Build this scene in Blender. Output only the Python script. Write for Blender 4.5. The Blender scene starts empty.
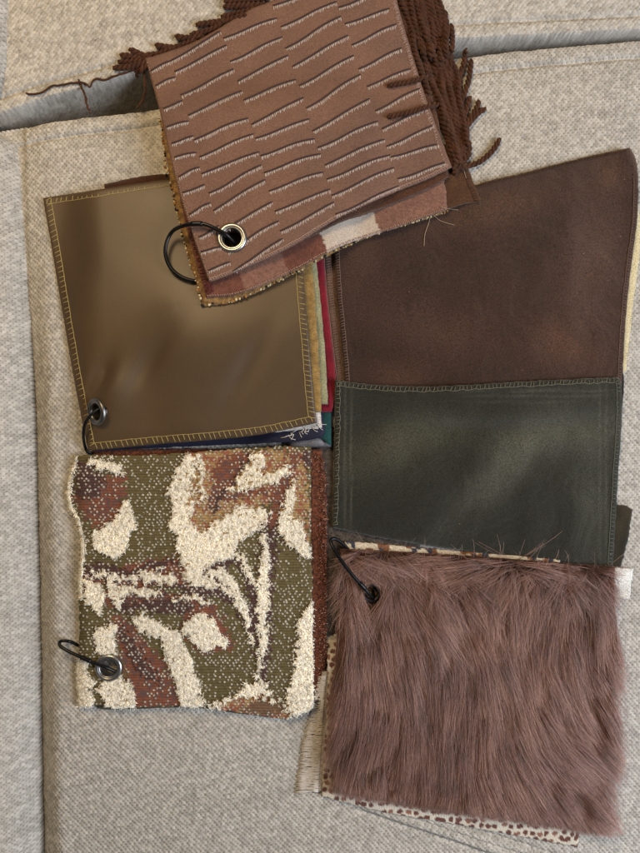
import bpy, math, random
import numpy as np
random.seed(7)
rng = np.random.default_rng(11)

# ------------------------------------------------------------------ camera, world, lamps, exposure
PX = 0.00085            # metres on the sofa seat per photograph pixel
CAM_H = 0.62            # camera height above the seat
scene = bpy.context.scene
cam_data = bpy.data.cameras.new("camera")
cam = bpy.data.objects.new("camera", cam_data)
scene.collection.objects.link(cam)
cam.location = (0, 0, CAM_H)
cam.rotation_euler = (0, 0, 0)
cam_data.sensor_fit = 'VERTICAL'
cam_data.angle = 2 * math.atan(853 * PX / 2 / CAM_H)
cam_data.clip_start = 0.01
cam_data.clip_end = 20
scene.camera = cam
world = bpy.data.worlds.new("World")
scene.world = world
world.use_nodes = True
bg = world.node_tree.nodes["Background"]
bg.inputs[0].default_value = (1.0, 0.97, 0.94, 1)
bg.inputs[1].default_value = 0.11

def area(name, loc, target, size, energy, col):
    l = bpy.data.lights.new(name, 'AREA')
    l.shape = 'RECTANGLE'
    l.size, l.size_y = size
    l.energy = energy
    l.color = col
    o = bpy.data.objects.new(name, l)
    scene.collection.objects.link(o)
    o.location = loc
    d = np.array(target) - np.array(loc)
    from mathutils import Vector
    o.rotation_euler = Vector(d).to_track_quat('-Z', 'Y').to_euler()
    return o

area("warm_room_lamp", (-0.30, 0.60, 0.92), (-0.18, 0.18, 0), (0.34, 0.34), 8.8, (1.0, 0.73, 0.40))
area("window_light", (1.25, -0.30, 1.0), (0.08, -0.02, 0), (0.8, 0.9), 36.0, (0.84, 0.90, 1.0))
vs = scene.view_settings
vs.view_transform = 'Standard'
vs.look = 'None'
vs.gamma = 1.0
vs.exposure = -0.24
vs.use_curve_mapping = False

# ------------------------------------------------------------------ helpers
MM = 0.001
def unproj(px, py, z):
    k = PX * (CAM_H - z) / CAM_H
    return (np.asarray(px) - 320.0) * k, -(np.asarray(py) - 426.5) * k

def proj(X, Y, z):
    k = PX * (CAM_H - z) / CAM_H
    return X / k + 320.0, -Y / k + 426.5

def hash2(i, j, s=0):
    h = np.sin(i * 127.1 + j * 311.7 + s * 74.7) * 43758.5453
    return h - np.floor(h)

def vnoise(x, y, s=0):
    x = np.asarray(x, float); y = np.asarray(y, float)
    i = np.floor(x); j = np.floor(y); f = x - i; g = y - j
    f = f * f * (3 - 2 * f); g = g * g * (3 - 2 * g)
    a = hash2(i, j, s) * (1 - f) + hash2(i + 1, j, s) * f
    b = hash2(i, j + 1, s) * (1 - f) + hash2(i + 1, j + 1, s) * f
    return a * (1 - g) + b * g

def fbm(x, y, s=0, o=3):
    t = 0; a = 0.5
    for k in range(o):
        t = t + a * vnoise(x * 2 ** k, y * 2 ** k, s + k * 13); a *= 0.5
    return t / (1 - 0.5 ** o)

def sstep(a, b, x):
    t = np.clip((np.asarray(x, float) - a) / (b - a), 0, 1)
    return t * t * (3 - 2 * t)

def nubs(x, y, px, py, rx, ry, jit=0.25, s=0):
    """height 0..1 and a random tone of the top-most yarn nub: bricks-like staggered rows"""
    best = np.zeros_like(x); tone = np.zeros_like(x) + 0.3
    j0 = np.round(y / py)
    for dj in (-1, 0, 1):
        j = j0 + dj
        off = 0.5 * np.mod(j, 2)
        i0 = np.round(x / px - off)
        for di in (0,) if rx <= px * 0.55 else (-1, 0, 1):
            i = i0 + di
            cx = (i + off + (hash2(i, j, s) - .5) * jit) * px
            cy = (j + (hash2(i, j, s + 5) - .5) * jit) * py
            a = 0.75 + 0.5 * hash2(i, j, s + 9)
            q = 1 - ((x - cx) / rx) ** 2 - ((y - cy) / ry) ** 2
            h = np.sqrt(np.clip(q, 0, None)) * a
            up = h > best
            tone = np.where(up, hash2(i, j, s + 21), tone)
            best = np.where(up, h, best)
    return best, tone

def catmull(pts, n, closed=False):
    p = np.array(pts, float)
    if len(p) == 2 and not closed:
        t = np.linspace(0, 1, n)[:, None]
        return p[0] * (1 - t) + p[1] * t
    if closed:
        q = np.vstack([p[-1], p, p[0], p[1]])
    else:
        q = np.vstack([2 * p[0] - p[1], p, 2 * p[-1] - p[-2]])
    m = len(q) - 3
    seg = np.sqrt(((q[2:-1] - q[1:-2]) ** 2).sum(1)) + 1e-9
    cum = np.concatenate([[0], np.cumsum(seg)])
    d = np.linspace(0, cum[-1], n + 1)[:-1] if closed else np.linspace(0, cum[-1], n)
    k = np.clip(np.searchsorted(cum, d, side='right') - 1, 0, m - 1)
    t = ((d - cum[k]) / seg[k])[:, None]
    a, b, c, e = q[k], q[k + 1], q[k + 2], q[k + 3]
    return 0.5 * (2 * b + (c - a) * t + (2 * a - 5 * b + 4 * c - e) * t ** 2 + (-a + 3 * b - 3 * c + e) * t ** 3)

def srgb(r, g, b):
    f = lambda v: (v / 255 / 12.92) if v <= 10 else ((v / 255 + 0.055) / 1.055) ** 2.4
    return np.array([f(r), f(g), f(b)])

class MB:
    """collects verts and faces for one mesh"""
    def __init__(self):
        self.v = []; self.f = []; self.m = []; self.n = 0
    def add(self, verts, faces, mi=0):
        verts = np.asarray(verts, float)
        self.v.append(verts)
        self.f.extend([tuple(int(i) + self.n for i in f) for f in faces])
        self.m.extend([mi] * len(faces))
        self.n += len(verts)
    def tube(self, pts, r, sides=5, mi=0, closed=False, caps=True):
        p = np.asarray(pts, float); n = len(p)
        r = np.broadcast_to(np.asarray(r, float), (n,))
        if closed:
            t = np.roll(p, -1, 0) - np.roll(p, 1, 0)
        else:
            t = np.gradient(p, axis=0)
        t /= np.linalg.norm(t, axis=1)[:, None] + 1e-12
        up = np.array([0, 0, 1.0])
        a = np.cross(t, up); la = np.linalg.norm(a, axis=1)
        a = np.where(la[:, None] < 1e-3, np.array([1.0, 0, 0]), a)
        a /= np.linalg.norm(a, axis=1)[:, None] + 1e-12
        b = np.cross(a, t)
        ang = np.linspace(0, 2 * math.pi, sides, endpoint=False)
        ring = p[:, None] + r[:, None, None] * (a[:, None] * np.cos(ang)[None, :, None] + b[:, None] * np.sin(ang)[None, :, None])
        fs = []
        for i in range(n if closed else n - 1):
            i2 = (i + 1) % n
            for k in range(sides):
                k2 = (k + 1) % sides
                fs.append((i * sides + k, i * sides + k2, i2 * sides + k2, i2 * sides + k))
        if caps and not closed:
            fs.append(tuple(range(sides))[::-1]); fs.append(tuple((n - 1) * sides + k for k in range(sides)))
        self.add(ring.reshape(-1, 3), fs, mi)
    def build(self, name, mats, parent=None, origin=None, smooth=True):
        v = np.vstack(self.v)
        o0 = np.array(origin if origin is not None else (0, 0, 0), float)
        me = bpy.data.meshes.new(name)
        me.from_pydata((v - o0).tolist(), [], self.f)
        if not isinstance(mats, (list, tuple)): mats = [mats]
        for m in mats: me.materials.append(m)
        me.polygons.foreach_set('material_index', self.m)
        me.polygons.foreach_set('use_smooth', [smooth] * len(self.f))
        me.update()
        return link(name, me, parent, origin)

def link(name, data, parent=None, origin=None):
    o = bpy.data.objects.new(name, data)
    scene.collection.objects.link(o)
    if parent is not None:
        o.parent = parent
    elif origin is not None:
        o.location = origin
    return o

def tag(o, label, cat=None, group=None, kind=None):
    o['label'] = label
    if cat: o['category'] = cat
    if group: o['group'] = group
    if kind: o['kind'] = kind
    return o

def thing(name, loc, label, cat, group=None, kind=None):
    o = bpy.data.objects.new(name, None)
    scene.collection.objects.link(o)
    o.empty_display_size = 0.02
    o.location = loc
    return tag(o, label, cat, group, kind)

def grid_mesh(name, V, F, mats, cols=None, parent=None, origin=None, tone=None):
    o0 = np.array(origin if origin is not None else (0, 0, 0), float)
    me = bpy.data.meshes.new(name)
    nv, nf = len(V), len(F)
    me.vertices.add(nv)
    me.vertices.foreach_set('co', (V - o0).astype(np.float32).ravel())
    me.loops.add(nf * 4)
    me.loops.foreach_set('vertex_index', F.astype(np.int32).ravel())
    me.polygons.add(nf)
    me.polygons.foreach_set('loop_start', np.arange(0, nf * 4, 4, dtype=np.int32))
    me.polygons.foreach_set('use_smooth', np.ones(nf, bool))
    if not isinstance(mats, (list, tuple)): mats = [mats]
    for m in mats: me.materials.append(m)
    me.update(calc_edges=True)
    if cols is not None:
        at = me.color_attributes.new('Col', 'FLOAT_COLOR', 'POINT')
        c = np.ones((nv, 4), np.float32); c[:, :3] = cols
        at.data.foreach_set('color', c.ravel())
    if tone is not None:
        at = me.attributes.new('tone', 'FLOAT', 'POINT')
        at.data.foreach_set('value', tone.astype(np.float32))
    return link(name, me, parent, origin)

def quads(nr, nc):
    i = np.arange(nr - 1)[:, None] * nc + np.arange(nc - 1)[None, :]
    i = i.ravel()
    return np.stack([i, i + nc, i + nc + 1, i + 1], 1)

# ------------------------------------------------------------------ materials
def nodes_of(name):
    m = bpy.data.materials.new(name)
    m.use_nodes = True
    nt = m.node_tree
    return m, nt, nt.nodes['Principled BSDF']

def lerp_mix(nt, fac, a, b):
    n = nt.nodes.new('ShaderNodeMix'); n.data_type = 'RGBA'
    for sock, v in ((n.inputs[0], fac), (n.inputs[6], a), (n.inputs[7], b)):
        if hasattr(v, 'links') or isinstance(v, bpy.types.NodeSocket): nt.links.new(v, sock)
        elif sock.type == 'RGBA': sock.default_value = (*v, 1)
        else: sock.default_value = v
    return n.outputs[2]

def cloth_mat(name, col, col2=None, rough=0.9, sheen=0.15, sheen_col=None, sheen_rough=0.4, patch=40.0, fine=900.0,
              bump=0.25, weave=None, spec=0.25, nap=0.0, lint=None, use_attr=False, fine_amt=0.35, aniso=0.0, patch_lo=0.35, patch_hi=0.7):
    """woven or napped cloth: patchy dye, fine grain, optional thread relief; weave = threads per metre (warp, weft, turn)"""
    m, nt, b = nodes_of(name)
    L = nt.links.new
    tc = nt.nodes.new('ShaderNodeTexCoord')
    col = np.array(col); col2 = np.array(col2 if col2 is not None else col * 0.7)
    n1 = nt.nodes.new('ShaderNodeTexNoise'); n1.inputs['Scale'].default_value = patch; n1.inputs['Detail'].default_value = 4
    L(tc.outputs['Object'], n1.inputs['Vector'])
    r1 = nt.nodes.new('ShaderNodeMapRange'); r1.inputs[1].default_value = patch_lo; r1.inputs[2].default_value = patch_hi
    L(n1.outputs[0], r1.inputs[0])
    if use_attr:
        at = nt.nodes.new('ShaderNodeAttribute'); at.attribute_name = 'Col'
        base = at.outputs['Color']
    else:
        base = lerp_mix(nt, r1.outputs[0], col, col2)
    n2 = nt.nodes.new('ShaderNodeTexNoise'); n2.inputs['Scale'].default_value = fine; n2.inputs['Detail'].default_value = 2
    L(tc.outputs['Object'], n2.inputs['Vector'])
    height = n2.outputs[0]
    if weave:
        mp = nt.nodes.new('ShaderNodeMapping'); mp.inputs['Rotation'].default_value = (0, 0, weave[2])
        L(tc.outputs['Object'], mp.inputs['Vector'])
        outs = []
        for dirn, sc in (('X', weave[0]), ('Y', weave[1])):
            if sc <= 0: continue
            w = nt.nodes.new('ShaderNodeTexWave'); w.bands_direction = dirn; w.inputs['Scale'].default_value = sc
            w.inputs['Distortion'].default_value = 1.2; w.inputs['Detail'].default_value = 1
            L(mp.outputs[0], w.inputs['Vector']); outs.append(w.outputs['Fac'])
        s = outs[0]
        if len(outs) == 2:
            mu = nt.nodes.new('ShaderNodeMath'); mu.operation = 'MULTIPLY'; L(outs[0], mu.inputs[0]); L(outs[1], mu.inputs[1]); s = mu.outputs[0]
        ad = nt.nodes.new('ShaderNodeMath'); ad.operation = 'ADD'; L(s, ad.inputs[0]); L(n2.outputs[0], ad.inputs[1]); height = ad.outputs[0]
    hv = nt.nodes.new('ShaderNodeMapRange'); hv.inputs[1].default_value = 0.3; hv.inputs[2].default_value = 0.7
    hv.inputs[3].default_value = 1 - fine_amt; hv.inputs[4].default_value = 1 + fine_amt
    L(n2.outputs[0], hv.inputs[0])
    sc = nt.nodes.new('ShaderNodeVectorMath'); sc.operation = 'SCALE'
    L(base, sc.inputs[0]); L(hv.outputs[0], sc.inputs['Scale'])
    L(sc.outputs[0], b.inputs['Base Color'])
    b.inputs['Roughness'].default_value = rough
    b.inputs['Specular IOR Level'].default_value = spec
    b.inputs['Sheen Weight'].default_value = sheen
    b.inputs['Sheen Roughness'].default_value = sheen_rough
    b.inputs['Sheen Tint'].default_value = (*(sheen_col if sheen_col is not None else (1, 1, 1)), 1)
    b.inputs['Anisotropic'].default_value = aniso
    bp = nt.nodes.new('ShaderNodeBump'); bp.inputs['Strength'].default_value = bump; bp.inputs['Distance'].default_value = 0.0006
    L(height, bp.inputs['Height']); L(bp.outputs[0], b.inputs['Normal'])
    if nap:        # brushed pile leans this way and that
        n3 = nt.nodes.new('ShaderNodeTexNoise'); n3.inputs['Scale'].default_value = patch * 1.7; n3.inputs['Detail'].default_value = 3; n3.inputs['Distortion'].default_value = 0.8
        L(tc.outputs['Object'], n3.inputs['Vector'])
        b3 = nt.nodes.new('ShaderNodeBump'); b3.inputs['Strength'].default_value = 1.0; b3.inputs['Distance'].default_value = nap
        L(n3.outputs[0], b3.inputs['Height']); L(b3.outputs[0], bp.inputs['Normal'])
    if lint is not None:    # specks of pale lint caught in the pile
        vo = nt.nodes.new('ShaderNodeTexVoronoi'); vo.inputs['Scale'].default_value = 95
        L(tc.outputs['Object'], vo.inputs['Vector'])
        lt = nt.nodes.new('ShaderNodeMath'); lt.operation = 'LESS_THAN'; lt.inputs[1].default_value = 0.05
        L(vo.outputs['Distance'], lt.inputs[0])
        wn = nt.nodes.new('ShaderNodeSeparateColor'); L(vo.outputs['Color'], wn.inputs[0])
        gt = nt.nodes.new('ShaderNodeMath'); gt.operation = 'GREATER_THAN'; gt.inputs[1].default_value = 0.80
        L(wn.outputs[0], gt.inputs[0])
        mu = nt.nodes.new('ShaderNodeMath'); mu.operation = 'MULTIPLY'; L(lt.outputs[0], mu.inputs[0]); L(gt.outputs[0], mu.inputs[1])
        L(lerp_mix(nt, mu.outputs[0], sc.outputs[0], lint), b.inputs['Base Color'])
    return m

def plain_mat(name, col, rough=0.6, metal=0.0, noise=0.0, scale=400, spec=0.4):
    m, nt, b = nodes_of(name)
    L = nt.links.new
    tc = nt.nodes.new('ShaderNodeTexCoord')
    n = nt.nodes.new('ShaderNodeTexNoise'); n.inputs['Scale'].default_value = scale; n.inputs['Detail'].default_value = 3
    L(tc.outputs['Object'], n.inputs['Vector'])
    col = np.array(col)
    L(lerp_mix(nt, n.outputs[0], np.clip(col * (1 - noise), 0, 1), np.clip(col * (1 + noise), 0, 1)), b.inputs['Base Color'])
    rr = nt.nodes.new('ShaderNodeMapRange'); rr.inputs[3].default_value = max(0, rough - 0.08); rr.inputs[4].default_value = min(1, rough + 0.08)
    L(n.outputs[0], rr.inputs[0]); L(rr.outputs[0], b.inputs['Roughness'])
    b.inputs['Metallic'].default_value = metal
    b.inputs['Specular IOR Level'].default_value = spec
    return m

def sofa_mat():
    m, nt, b = nodes_of("sofa_weave")
    L = nt.links.new
    at = nt.nodes.new('ShaderNodeAttribute'); at.attribute_name = 'tone'
    tc = nt.nodes.new('ShaderNodeTexCoord')
    ramp = nt.nodes.new('ShaderNodeValToRGB')
    e = ramp.color_ramp.elements
    e[0].position = 0.0; e[0].color = (0.13, 0.12, 0.105, 1)
    e[1].position = 1.0; e[1].color = (0.57, 0.535, 0.48, 1)
    x = ramp.color_ramp.elements.new(0.4); x.color = (0.36, 0.336, 0.297, 1)
    L(at.outputs['Fac'], ramp.inputs[0])
    n = nt.nodes.new('ShaderNodeTexNoise'); n.inputs['Scale'].default_value = 700; n.inputs['Detail'].default_value = 3
    mp = nt.nodes.new('ShaderNodeMapping'); mp.inputs['Scale'].default_value = (1, 1.6, 1)
    L(tc.outputs['Object'], mp.inputs[0]); L(mp.outputs[0], n.inputs['Vector'])
    hv = nt.nodes.new('ShaderNodeMapRange'); hv.inputs[1].default_value = 0.3; hv.inputs[2].default_value = 0.7; hv.inputs[3].default_value = 0.8; hv.inputs[4].default_value = 1.15
    L(n.outputs[0], hv.inputs[0])
    sc = nt.nodes.new('ShaderNodeVectorMath'); sc.operation = 'SCALE'
    L(ramp.outputs[0], sc.inputs[0]); L(hv.outputs[0], sc.inputs['Scale'])
    L(sc.outputs[0], b.inputs['Base Color'])
    b.inputs['Roughness'].default_value = 0.95
    b.inputs['Specular IOR Level'].default_value = 0.15
    bp = nt.nodes.new('ShaderNodeBump'); bp.inputs['Strength'].default_value = 0.4; bp.inputs['Distance'].default_value = 0.0005
    L(n.outputs[0], bp.inputs['Height']); L(bp.outputs[0], b.inputs['Normal'])
    return m

M_sofa = sofa_mat()

# ------------------------------------------------------------------ the sofa: seat cushion, back cushion, arm
def edge_fn(pts):
    p = np.array(pts, float)
    c = catmull(p, 400)
    o = np.argsort(c[:, 0])
    return lambda x: np.interp(x, c[o, 0], c[o, 1])

crack_seat = edge_fn([(-90, 140), (0, 129), (78, 117), (164, 107), (300, 82), (480, 54), (640, 40), (760, 32)])
crack_back = edge_fn([(-90, 136), (0, 117), (47, 101), (113, 83), (148, 76), (300, 57), (480, 41), (640, 33), (760, 28)])

def welt(d, w=17.0, up=2.6):
    """profile across a stitched edge in mm: rolled welt, groove, then flat cushion"""
    d = np.asarray(d, float)
    roll = np.where(d < w, up * np.sqrt(np.clip(1 - ((d - w * 0.5) / (w * 0.52)) ** 2, 0, 1)) - 1.6, 0)
    groove = -2.0 * np.exp(-((d - w) / 2.2) ** 2)
    return np.where(d < w, roll, 0) * sstep(w + 1, w - 3, d) + groove - 1.5 * np.exp(-(d - w).clip(0) / 16)

def cross_seam(x, y):
    """raised stitched band crossing the seat at the lower right"""
    ax, ay, bx, by = 360., 801., 540., 861.
    L = math.hypot(bx - ax, by - ay)
    s = ((x - ax) * (by - ay) - (y - ay) * (bx - ax)) / L   # + is up-right
    s = -s
    band = 2.6 * sstep(10, 5, np.abs(s)) + 0.9 * sstep(3.2, 2.0, np.abs(s - 3)) 
    g = -1.8 * np.exp(-((np.abs(s) - 10) / 1.8) ** 2) - 1.6 * np.exp(-((s + 1) / 1.2) ** 2)
    return (band + g) * sstep(345, 375, x)

def seat_z(x, y):
    """seat surface height in mm at seat pixel x, y, without weave"""
    d = y - crack_seat(x)
    soft = 3.5 * (fbm(x / 170 + 3, y / 190, 4) - 0.5)
    left = 21 + (y - 150) * 0.02
    dl = x - left
    return welt(d) + soft + cross_seam(x, y) - (4 + 15 * sstep(180, 430, y)) * sstep(34, -2, dl) ** 1.6 - 3 * sstep(5, -3, dl)

def weave_h(u, v, s=0):
    """one nub of yarn per crossing, staggered row by row; u, v in threads' own pixels"""
    h, t = nubs(u, v, 4.0, 2.25, 1.9, 1.8, 0.12, s)
    row = np.round(v / 2.25)
    sl = vnoise(u / 26, row * 3.7, 91 + s) > 0.84         # slub: a run of thicker, paler picks along one thread
    col = np.round(u / 2.0)
    sl2 = vnoise(col * 3.1, v / 30, 95 + s) > 0.88
    t = np.clip(t * 0.8 + 0.25 * sl + 0.2 * sl2 + 0.3 * (fbm(u / 55, v / 9, 44 + s) - .5), 0, 1)
    return h, t

def fabric_sheet(name, gx, gy, zmm, wx, wy, parent, amp=1.3, s=0, wamp=None, origin=None):
    """gx, gy in seat pixels, zmm heights; weave laid in wx, wy"""
    h, t = weave_h(wx, wy, s)
    gx = gx + 1.6 * (fbm(wx / 30, wy / 30, 70 + s) - .5) + 0.8 * (vnoise(wx / 6, wy / 6, 33 + s) - .5)     # threads wander a little
    gy = gy + 1.6 * (fbm(wx / 30, wy / 30, 80 + s) - .5) + 0.6 * (vnoise(wx / 6, wy / 6, 35 + s) - .5)
    a = amp if wamp is None else amp * wamp
    z = (zmm + a * (h - 0.6)) * MM
    tone = np.clip(0.04 + 0.56 * sstep(0.05, 0.75, h) + 0.62 * (t - 0.3), 0, 1)
    X = (gx - 320) * PX; Y = -(gy - 426.5) * PX
    V = np.stack([X, Y, z], -1).reshape(-1, 3)
    return grid_mesh(name, V, quads(*gx.shape), M_sofa, parent=parent, origin=origin, tone=tone.ravel())

# seat cushion
xs = np.arange(-8, 676, 1.14)
ds = np.concatenate([[0] * 6, np.arange(0.86, 840, 0.86)])
gx, gd = np.meshgrid(xs, ds)
gy = gd + crack_seat(gx)
z = seat_z(gx, gy)
for k, zz in enumerate((-110, -80, -50, -28, -14, -6)):
    z[k] = zz
    gy[k] -= -1.2 * (5 - k) * 0.4
seat = thing('seat_cushion', ((0, 0, 0)), 'beige woven sofa seat cushion that all the swatches lie on', 'cushion')
fabric_sheet('cover', gx, gy, z, gx / 1.14, gd / 0.86 * 0.75, seat, s=0)

# back cushion behind the gap
ds = np.concatenate([np.arange(-14, 0, 0.25), np.arange(0.86, 130, 0.86), np.arange(132, 330, 4.0)])
gx, gd = np.meshgrid(np.arange(-60, 684, 1.14), ds)
gyb = crack_back(gx); gap = np.maximum(crack_seat(gx) - gyb, 4)
gf = np.clip(-gd / 14, 0, 1)
gy = np.where(gd >= 0, gyb - gd, gyb + gf ** 1.2 * (gap + 3))
zb = welt(gd, 15, 2.4) + 7 + 3 * (fbm(gx / 150, gy / 120, 8) - .5) + 4 * sstep(10, 90, gd)
z = np.where(gd >= 0, zb, 5 - 95 * gf ** 0.5)
back = thing('back_cushion', (0, 0, 0), 'beige woven sofa back cushion above the dark gap at the top', 'cushion')
fabric_sheet('cover', gx, gy, z, gx / 1.14, np.where(gd >= 0, gd / 0.86 * 0.75, -90 * gf ** 0.5), back, s=3, wamp=np.where(gd >= 0, 1.0, 0.2))

# arm: two padded panels down the left side and the dark deck under the cushions
sofa = thing('sofa', (0, 0, 0), 'beige woven sofa arm with two padded panels along the left', 'sofa')
def arm_panel(y0, y1, efn, s, top, base):
    qs = np.concatenate([np.linspace(-0.5, 0.4, 10) ** 1, np.arange(1, 70, 1.0), np.arange(72, 240, 4.0)])
    yy = np.arange(y0, y1, 0.75)
    gq, gy = np.meshgrid(qs, yy)
    endfade = sstep(y0, y0 + 16, gy) if not top else sstep(y1, y1 - 22, gy)
    k = np.arange(len(qs))
    z = 36 * (1 - np.exp(-np.clip(gq, 0, None) / 18)) + base
    z = np.where(gq < 0, base - 14 * (-gq / 0.5), z)
    z = z * (0.35 + 0.65 * endfade) - 14 * (1 - endfade)
    e = efn(gy)
    gx = e - np.clip(gq, 0, None) - 0.6 * gq * (gq < 0)
    fabric_sheet('arm_panel', gx, gy, z, np.round(gq), gy, sofa, amp=0.7, s=s)
arm_low = edge_fn([(125, 4), (133, 9), (150, 16), (180, 19), (250, 22), (400, 27.5), (600, 33), (853, 35.5), (930, 36)])
arm_up = edge_fn([(-260, 12), (-80, 14), (0, 15), (40, 14), (70, 11), (95, 5), (112, -3), (125, -12)])
arm_panel(126, 925, arm_low, 6, False, -12.0)
arm_panel(-240, 122, arm_up, 9, True, 10.0)
mb = MB()
mb.add([(-0.4, -0.5, -0.115), (0.4, -0.5, -0.115), (0.4, 0.5, -0.115), (-0.4, 0.5, -0.115), (-0.4, -0.5, -0.13), (0.4, -0.5, -0.13), (0.4, 0.5, -0.13), (-0.4, 0.5, -0.13)],
       [(0, 1, 2, 3), (7, 6, 5, 4), (0, 4, 5, 1), (1, 5, 6, 2), (2, 6, 7, 3), (3, 7, 4, 0)])
mb.build('seat_deck', plain_mat('deck_lining', (0.06, 0.055, 0.05), 0.95, noise=0.2), sofa, smooth=False)

# ------------------------------------------------------------------ height map of everything laid so far (metres, on the seat-pixel grid)
MG = 90
HW, HH = 640 + 2 * MG, 853 + 2 * MG
hx, hy = np.meshgrid(np.arange(HW) - MG, np.arange(HH) - MG)
hx = hx.astype(float); hy = hy.astype(float)
dB = crack_back(hx) - hy
gfh = np.clip((hy - crack_back(hx)) / (np.maximum(crack_seat(hx) - crack_back(hx), 4) + 3), 0, 1)
H = np.where(hy > crack_seat(hx) - 1, seat_z(hx, hy) + 0.4, 6 - 95 * gfh ** 0.42)
H = np.where(dB > 0, welt(dB, 15, 2.4) + 8 + 4 * sstep(10, 90, dB), H) * MM

def samp(A, X, Y):
    """bilinear sample of a map at world X, Y"""
    fx = np.clip(np.asarray(X) / PX + 320 + MG, 0, HW - 1.001); fy = np.clip(-np.asarray(Y) / PX + 426.5 + MG, 0, HH - 1.001)
    i = fx.astype(int); j = fy.astype(int); a = fx - i; b = fy - j
    return (A[j, i] * (1 - a) + A[j, i + 1] * a) * (1 - b) + (A[j + 1, i] * (1 - a) + A[j + 1, i + 1] * a) * b

def on_surface(px, py, lift=0.0):
    """world point where the picture pixel meets the topmost surface so far"""
    px = np.asarray(px, float); py = np.asarray(py, float)
    z = np.zeros_like(px)
    for _ in range(4):
        X, Y = unproj(px, py, z)
        z = samp(H, X, Y)
    X, Y = unproj(px, py, z + lift)
    return np.stack([X, Y, z + lift], -1)

def inside(poly, x, y):
    r = np.zeros(x.shape, bool)
    poly = np.asarray(poly, float)
    bb = (x >= poly[:, 0].min()) & (x <= poly[:, 0].max()) & (y >= poly[:, 1].min()) & (y <= poly[:, 1].max())
    if not bb.any(): return r
    r[bb] = _inside(poly, x[bb], y[bb])
    return r

def _inside(poly, x, y):
    r = np.zeros(x.shape, bool)
    n = len(poly)
    for k in range(n):
        x1, y1 = poly[k]; x2, y2 = poly[(k + 1) % n]
        if y1 == y2: continue
        c = ((y1 > y) != (y2 > y)) & (x < (x2 - x1) * (y - y1) / (y2 - y1) + x1)
        r ^= c
    return r

def boxmax(A, r):
    for ax in (0, 1):
        B = A.copy()
        n = A.shape[ax]
        for s in range(1, r + 1):
            if ax == 0:
                B[s:] = np.maximum(B[s:], A[:-s]); B[:-s] = np.maximum(B[:-s], A[s:])
            else:
                B[:, s:] = np.maximum(B[:, s:], A[:, :-s]); B[:, :-s] = np.maximum(B[:, :-s], A[:, s:])
        A = B
    return A

def boxblur(A, r):
    for ax in (0, 1):
        P = np.pad(A, [(r + 1, r) if a == ax else (0, 0) for a in (0, 1)], mode='edge')
        c = np.cumsum(P, axis=ax)
        n = A.shape[ax]
        hi = np.take(c, np.arange(2 * r + 1, 2 * r + 1 + n), axis=ax); lo = np.take(c, np.arange(0, n), axis=ax)
        A = (hi - lo) / (2 * r + 1)
    return A

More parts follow.
